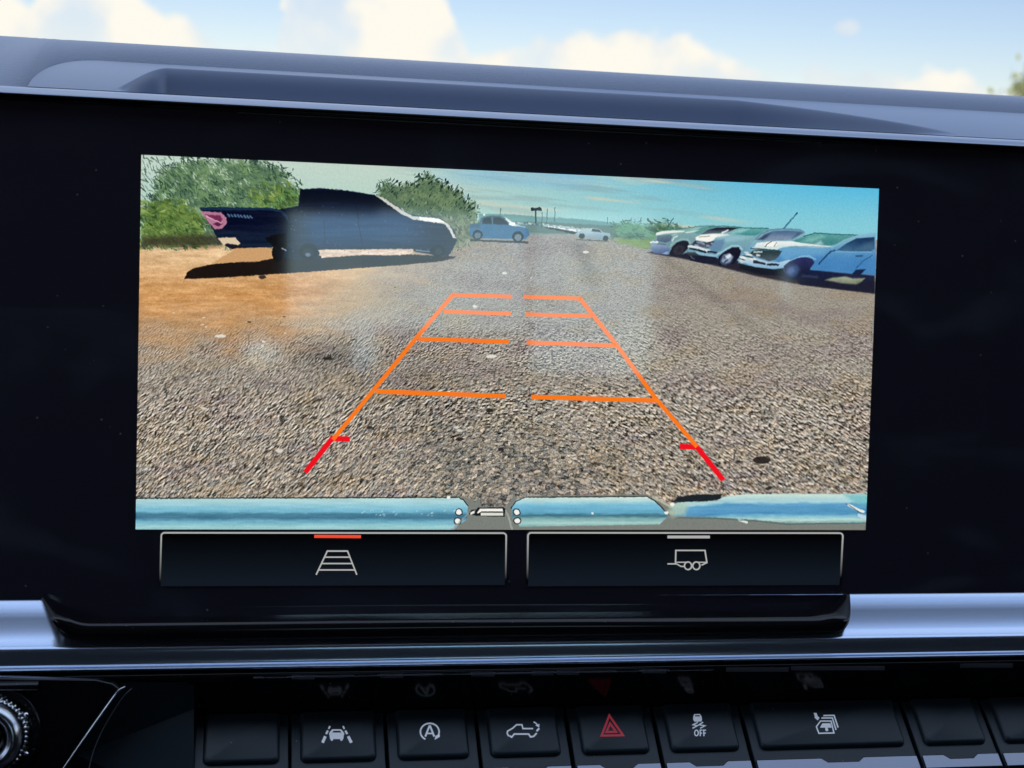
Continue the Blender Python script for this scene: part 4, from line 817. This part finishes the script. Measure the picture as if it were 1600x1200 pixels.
for (xa_, xb_), (nm, lab, ic) in zip(edges, info):
    X0, X1 = ks(xa_, 1195)[0], ks(xb_, 1195)[0]
    k = thing(nm, lab, 'switch', kp((X0+X1)/2, 0.008), 'row of dashboard switches under the display')
    th = 0.0045
    # tapered body with a notch for the chrome
    P = [kp(X0, 0), kp(X1, 0), kp(X1, s_end), kp(X0, s_end)]
    o = prism('key_body', P, -KN*th, m_key, k); bevel(o, 0.0005, 3)
    ph = 0.0019
    rings = [rounded_pad(X0+.0030, X1-.0030, 0.0, 0, 0.0004, s_pad+.0006, .0022), rounded_pad(X0+.0030, X1-.0030, ph*.55, .0003, 0.0004, s_pad+.0006, .0022),
             rounded_pad(X0+.0030, X1-.0030, ph*.9, .0008, 0.0004, s_pad+.0006, .0020), rounded_pad(X0+.0030, X1-.0030, ph, .0014, 0.0004, s_pad+.0006, .0018)]
    nn = len(rings[0]); V = [p for q in rings for p in q]; Fc = [tuple(range(3*nn, 4*nn))]
    for a in range(3):
        for i in range(nn): j = (i+1) % nn; Fc.append((a*nn+i, a*nn+j, (a+1)*nn+j, (a+1)*nn+i))
    sharp(ob('key_pad', V, Fc, m_key, k), 50)
    wd = X1-X0; c0 = X0+wd*(.40 if ic == 'window' else .28); c1 = X0+wd*(.66 if ic == 'window' else .72); dn = .0017; sl_ = .0022
    P = [(X0+.0003, s_ch), (c0, s_ch), (c0+sl_, s_ch+dn), (c1-sl_, s_ch+dn), (c1, s_ch), (X1-.0003, s_ch), (X1-.0003, s_end+.0002), (X0+.0003, s_end+.0002)]
    o = prism('chrome_edge', [kp(x, s, -.0008) for x, s in P], KN*0.0017, m_keychrome, k); bevel(o, 0.0004, 3, 20)
    P = [kp(X0+.0003, s_end+.0002, .0009), kp(X1-.0003, s_end+.0002, .0009), kp(X1-.0003, s_end+.0002, .0009)+np.array([0, .002, -.010]), kp(X0+.0003, s_end+.0002, .0009)+np.array([0, .002, -.010])]
    prism('chrome_front', P, (0, .001, 0), m_keychrome, k)
    onK = lambda x, y: rp(x, y, KO+KN*(ph+.00002), KN)
    f = Flat(onK, KN, 0.00005)
    if ic == 'lane':
        f.fill([(514, 1146), (516, 1143), (519, 1139.5), (533, 1139.5), (536, 1143), (538, 1146), (537, 1150), (536.5, 1154), (515.5, 1154), (515, 1150)])
        f.fill([(515.5, 1154), (521.5, 1154), (519.5, 1157.5), (517.5, 1157.5)]); f.fill([(530.5, 1154), (536.5, 1154), (534.5, 1157.5), (532.5, 1157.5)])
        f.fill([(521.5, 1154), (530.5, 1154), (530, 1154.8), (522, 1154.8)])
        for q in ([(515.6, 1134.5), (513.5, 1139.0)], [(512.4, 1141.5), (509.5, 1147)], [(508.3, 1150.5), (504, 1160.5)], [(536, 1134.5), (538, 1139)], [(539.6, 1141.5), (542.5, 1147)], [(544, 1150.5), (549, 1160.5)]):
            w0 = 2.6 if q[0][1] < 1140 else (3.2 if q[0][1] < 1145 else 4.4); f.rib(q, w0)
        f.make('pictogram', m_print, k)
        Flat(lambda x, y: rp(x, y, KO+KN*(ph+.00009), KN), KN, 0.00003).fill([(519.5, 1144.6), (521, 1142), (531.5, 1142), (533, 1144.6)]).make('pictogram_window', m_key, k)
    elif ic == 'auto':
        f.rib(arc(671.5, 1143.5, 14.6, 13.2, 118, 400, 28), 2.5); f.rib([(664.5, 1151), (670.8, 1134.8), (672.2, 1134.8), (678.5, 1151)], 3.0); f.rib([(667, 1146), (676.5, 1146)], 2.4)
        f.fill([(679, 1156), (680.5, 1149.5), (687.5, 1148), (687, 1151.5)]); f.make('pictogram', m_print, k)
    elif ic == 'tailgate':
        f.rib([(795, 1150.5), (792.5, 1146), (793, 1142.5), (801, 1138), (807, 1132.5), (815.5, 1132.5), (817, 1138.5), (833, 1138.5)], 2.3)
        f.rib([(796, 1149.5), (799.5, 1151.8), (803.5, 1147), (826, 1147), (829, 1151.5), (834, 1150.5), (838.5, 1145.5)], 2.5)
        f.rib([(838.5, 1142.5), (842.5, 1138)], 3.2); f.rib(arc(832, 1139, 9, 11, -80, -25, 8), 2.0); f.fill([(836.5, 1133.5), (843, 1131), (842.5, 1137)])
        f.make('pictogram', m_print, k)
    elif ic == 'hazard':
        f.rib([(952, 1118), (973.5, 1148.8), (940, 1149.6)], 3.2, True); f.make('pictogram', m_red, k)
        Flat(onK, KN, 0.00005).rib([(953.3, 1130.5), (962.5, 1143.4), (947.5, 1143.8)], 3.2, True).make('pictogram', m_red, k)
    elif ic == 'traction':
        f.fill([(1083.2, 1120), (1084.5, 1116), (1093.5, 1115.6), (1096.3, 1120), (1096.8, 1125), (1083, 1125)])
        f.fill([(1083.5, 1125), (1096.6, 1125), (1096, 1127.5), (1085, 1127.5)])
        f.rib([(1090.5, 1128.5), (1083, 1132.5), (1089.5, 1134), (1082, 1138)], 2.0); f.rib([(1098.5, 1128.5), (1092, 1132.5), (1101.5, 1134), (1094, 1138)], 2.0)
        f.rib(arc(1088.2, 1145.3, 2.9, 4.4, 0, 360, 16)[:-1], 1.7, True)
        f.rib([(1094.2, 1150.3), (1093.9, 1140.9), (1097.6, 1140.9)], 1.7); f.rib([(1094, 1145.5), (1097.2, 1145.5)], 1.6)
        f.rib([(1099.9, 1150.3), (1099.5, 1140.9), (1103.2, 1140.9)], 1.7); f.rib([(1099.7, 1145.5), (1102.8, 1145.5)], 1.6)
        f.make('pictogram', m_print, k)
        Flat(lambda x, y: rp(x, y, KO+KN*(ph+.00009), KN), KN, 0.00003).fill([(1085.6, 1119.4), (1086.3, 1117.6), (1092.7, 1117.4), (1094, 1119.3)]).make('pictogram_window', m_key, k)
    elif ic == 'window':
        f.fill([(1271.3, 1114), (1275.8, 1114), (1277.5, 1119), (1280.5, 1121.5), (1277.8, 1125.8), (1272.5, 1121.2), (1273.2, 1119.8)])
        f.rib([(1282, 1126.7), (1298.5, 1126.7), (1303, 1145.3), (1279.5, 1145.8), (1275.5, 1135.5)], 2.0, True)
        f.rib([(1283.5, 1122), (1300.5, 1121.8), (1306.3, 1140.5)], 2.1); f.rib([(1286.5, 1118.2), (1303.2, 1117.8), (1309.5, 1136.8)], 2.1)
        f.fill([(1281, 1137), (1285, 1130.2), (1297.4, 1130.2), (1299.4, 1137)]); f.fill([(1289.5, 1137), (1293, 1137), (1294.5, 1141), (1292, 1143), (1289.5, 1141)])
        f.make('pictogram', m_print, k)

# ------------------------------------------------------------------ left control panel with knob
YP = -0.022
cp = thing('control_panel', 'piano black slanted panel left of the switches, around the knob', 'panel', px(80, 1130, YP))
onP = lambda x, y, d=0.0: rp(x, y, (0, YP+d, zz(1060, YP)), (0, -1, 0.12))
poly = [(-120, 1058), (150, 1062), (176, 1068), (188, 1077), (180, 1084), (96, 1202), (50, 1270), (-120, 1270)]
o = prism('panel_face', [onP(x, y) for x, y in poly], (0, 0.004, 0), m_gloss, cp); bevel(o, 0.0006, 3)
def tube3(name, P, rad, M, parent, n_=10):
    V = []; Fc = []; P = [np.array(p) for p in P]
    for i, p in enumerate(P):
        d = P[min(i+1, len(P)-1)]-P[max(i-1, 0)]; d = d/np.linalg.norm(d); u = np.cross(d, [0, 1, 0]); u /= np.linalg.norm(u); w = np.cross(d, u)
        for k in range(n_): V.append(p+rad*(u*math.cos(2*math.pi*k/n_)+w*math.sin(2*math.pi*k/n_)))
    for i in range(len(P)-1):
        for k in range(n_): q = (k+1) % n_; Fc.append((i*n_+k, i*n_+q, (i+1)*n_+q, (i+1)*n_+k))
    return ob(name, V, Fc, M, parent, True)
tube3('chrome_edge_line', [onP(x, y, -.0002) for x, y in smooth_profile([(196, 1073.5), (188, 1077), (181, 1084), (97, 1203), (70, 1245)], 2)], .00042, m_chrome, cp)
tube3('inner_edge_line', [rp(x, y, (0, YP+.005, zz(1060, YP)), (0, -1, 0.2)) for x, y in smooth_profile([(206, 1076), (196, 1084), (186, 1097), (160, 1140), (147, 1170), (138, 1203), (134, 1240)], 2)], .00018, m_seg, cp)
sw = [px(178, 1070, -.010), px(302, 1070, -.010), px(302, 1290, -.026), px(20, 1300, -.016)]
o = ob('side_recess', [px(190, 1066, -.0175), px(303, 1066, -.012), px(303, 1108, -.010), px(303, 1260, -.024), px(140, 1260, -.012), px(120, 1180, -.012)], [(0, 1, 2, 3, 4, 5)], m_key, cp)
eb = smooth_profile([(-.018, zz(1046, -.018)), (-.0215, zz(1049, -.0215)), (-.0235, zz(1056, -.0235)), (-.024, zz(1064, -.024)), (-.022, zz(1068, -.022))], 2)
extrude_x('upper_bezel', eb, XL, xx(62, -.02, 1060), m_gloss, cp)

kc = onP(-15, 1147); knob = thing('knob', 'round volume knob with chrome ring and knurled edge, cut off by the left edge', 'knob', kc)
kn = np.array([0, -1, 0.12]); kn /= np.linalg.norm(kn); ku = np.array([1, 0, 0.]); kw = np.cross(kn, ku)
pxs = 0.478/F*1.03
def lathe(name, prof, M, parent, n=96, smooth=True):
    V = []; Fc = []
    for r, h in prof:
        for i in range(n):
            a = 2*math.pi*i/n; V.append(kc+kn*h+(ku*math.cos(a)+kw*math.sin(a))*r*pxs)
    for k in range(len(prof)-1):
        for i in range(n): j = (i+1) % n; Fc.append((k*n+i, k*n+j, (k+1)*n+j, (k+1)*n+i))
    return ob(name, V, Fc, M, parent, smooth)
lathe('base_ring', [(72, .0002), (71, .0008), (69.5, .0012), (68, .0009), (58, .0008)], m_gloss, knob)
V = []; Fc = []; nt_ = 96
for r, h in ((57, .0008), (57, .0035), (55, .0042), (52, .0045)):
    for i in range(nt_*2):
        a = math.pi*i/nt_; rr = r*(1.0 if (i//2) % 2 else .955); V.append(kc+kn*h+(ku*math.cos(a)+kw*math.sin(a))*rr*pxs)
for k in range(3):
    for i in range(nt_*2): j = (i+1) % (nt_*2); Fc.append((k*nt_*2+i, k*nt_*2+j, (k+1)*nt_*2+j, (k+1)*nt_*2+i))
ob('knurled_ring', V, Fc, m_chrome, knob)
lathe('chrome_ring', smooth_profile([(52.5, .003), (52.5, .0072), (47, .0098), (38, .0112), (29, .0098), (26.5, .0072), (26, .004)], 3), m_chrome2, knob)
lathe('cap', [(26.2, .0060), (24, .0068), (12, .0073), (0.01, .0074)], m_gloss, knob)
for a in (-26, 30, 90, 150, 210, 270):
    c = kc+kn*.004+(ku*math.cos(R(a))+kw*math.sin(R(a)))*60*pxs
    V = []; Fc = []
    for i in range(5):
        t = math.pi*i/4
        for j in range(10):
            b = 2*math.pi*j/10; V.append(c+(ku*math.cos(b)+kw*math.sin(b))*math.sin(t)*4.0*pxs+kn*math.cos(t)*4*pxs)
    for i in range(4):
        for j in range(10): q = (j+1) % 10; Fc.append((i*10+j, i*10+q, (i+1)*10+q, (i+1)*10+j))
    ob('grip_nub', V, Fc, m_chrome, knob, True)

# ------------------------------------------------------------------ lean the whole cab back as the screen leans
for o in list(COL.objects):
    if o.parent is None and o.name not in ('ground', 'sun', 'camera', 'tree'):
        o.matrix_world = T0 @ o.matrix_basis
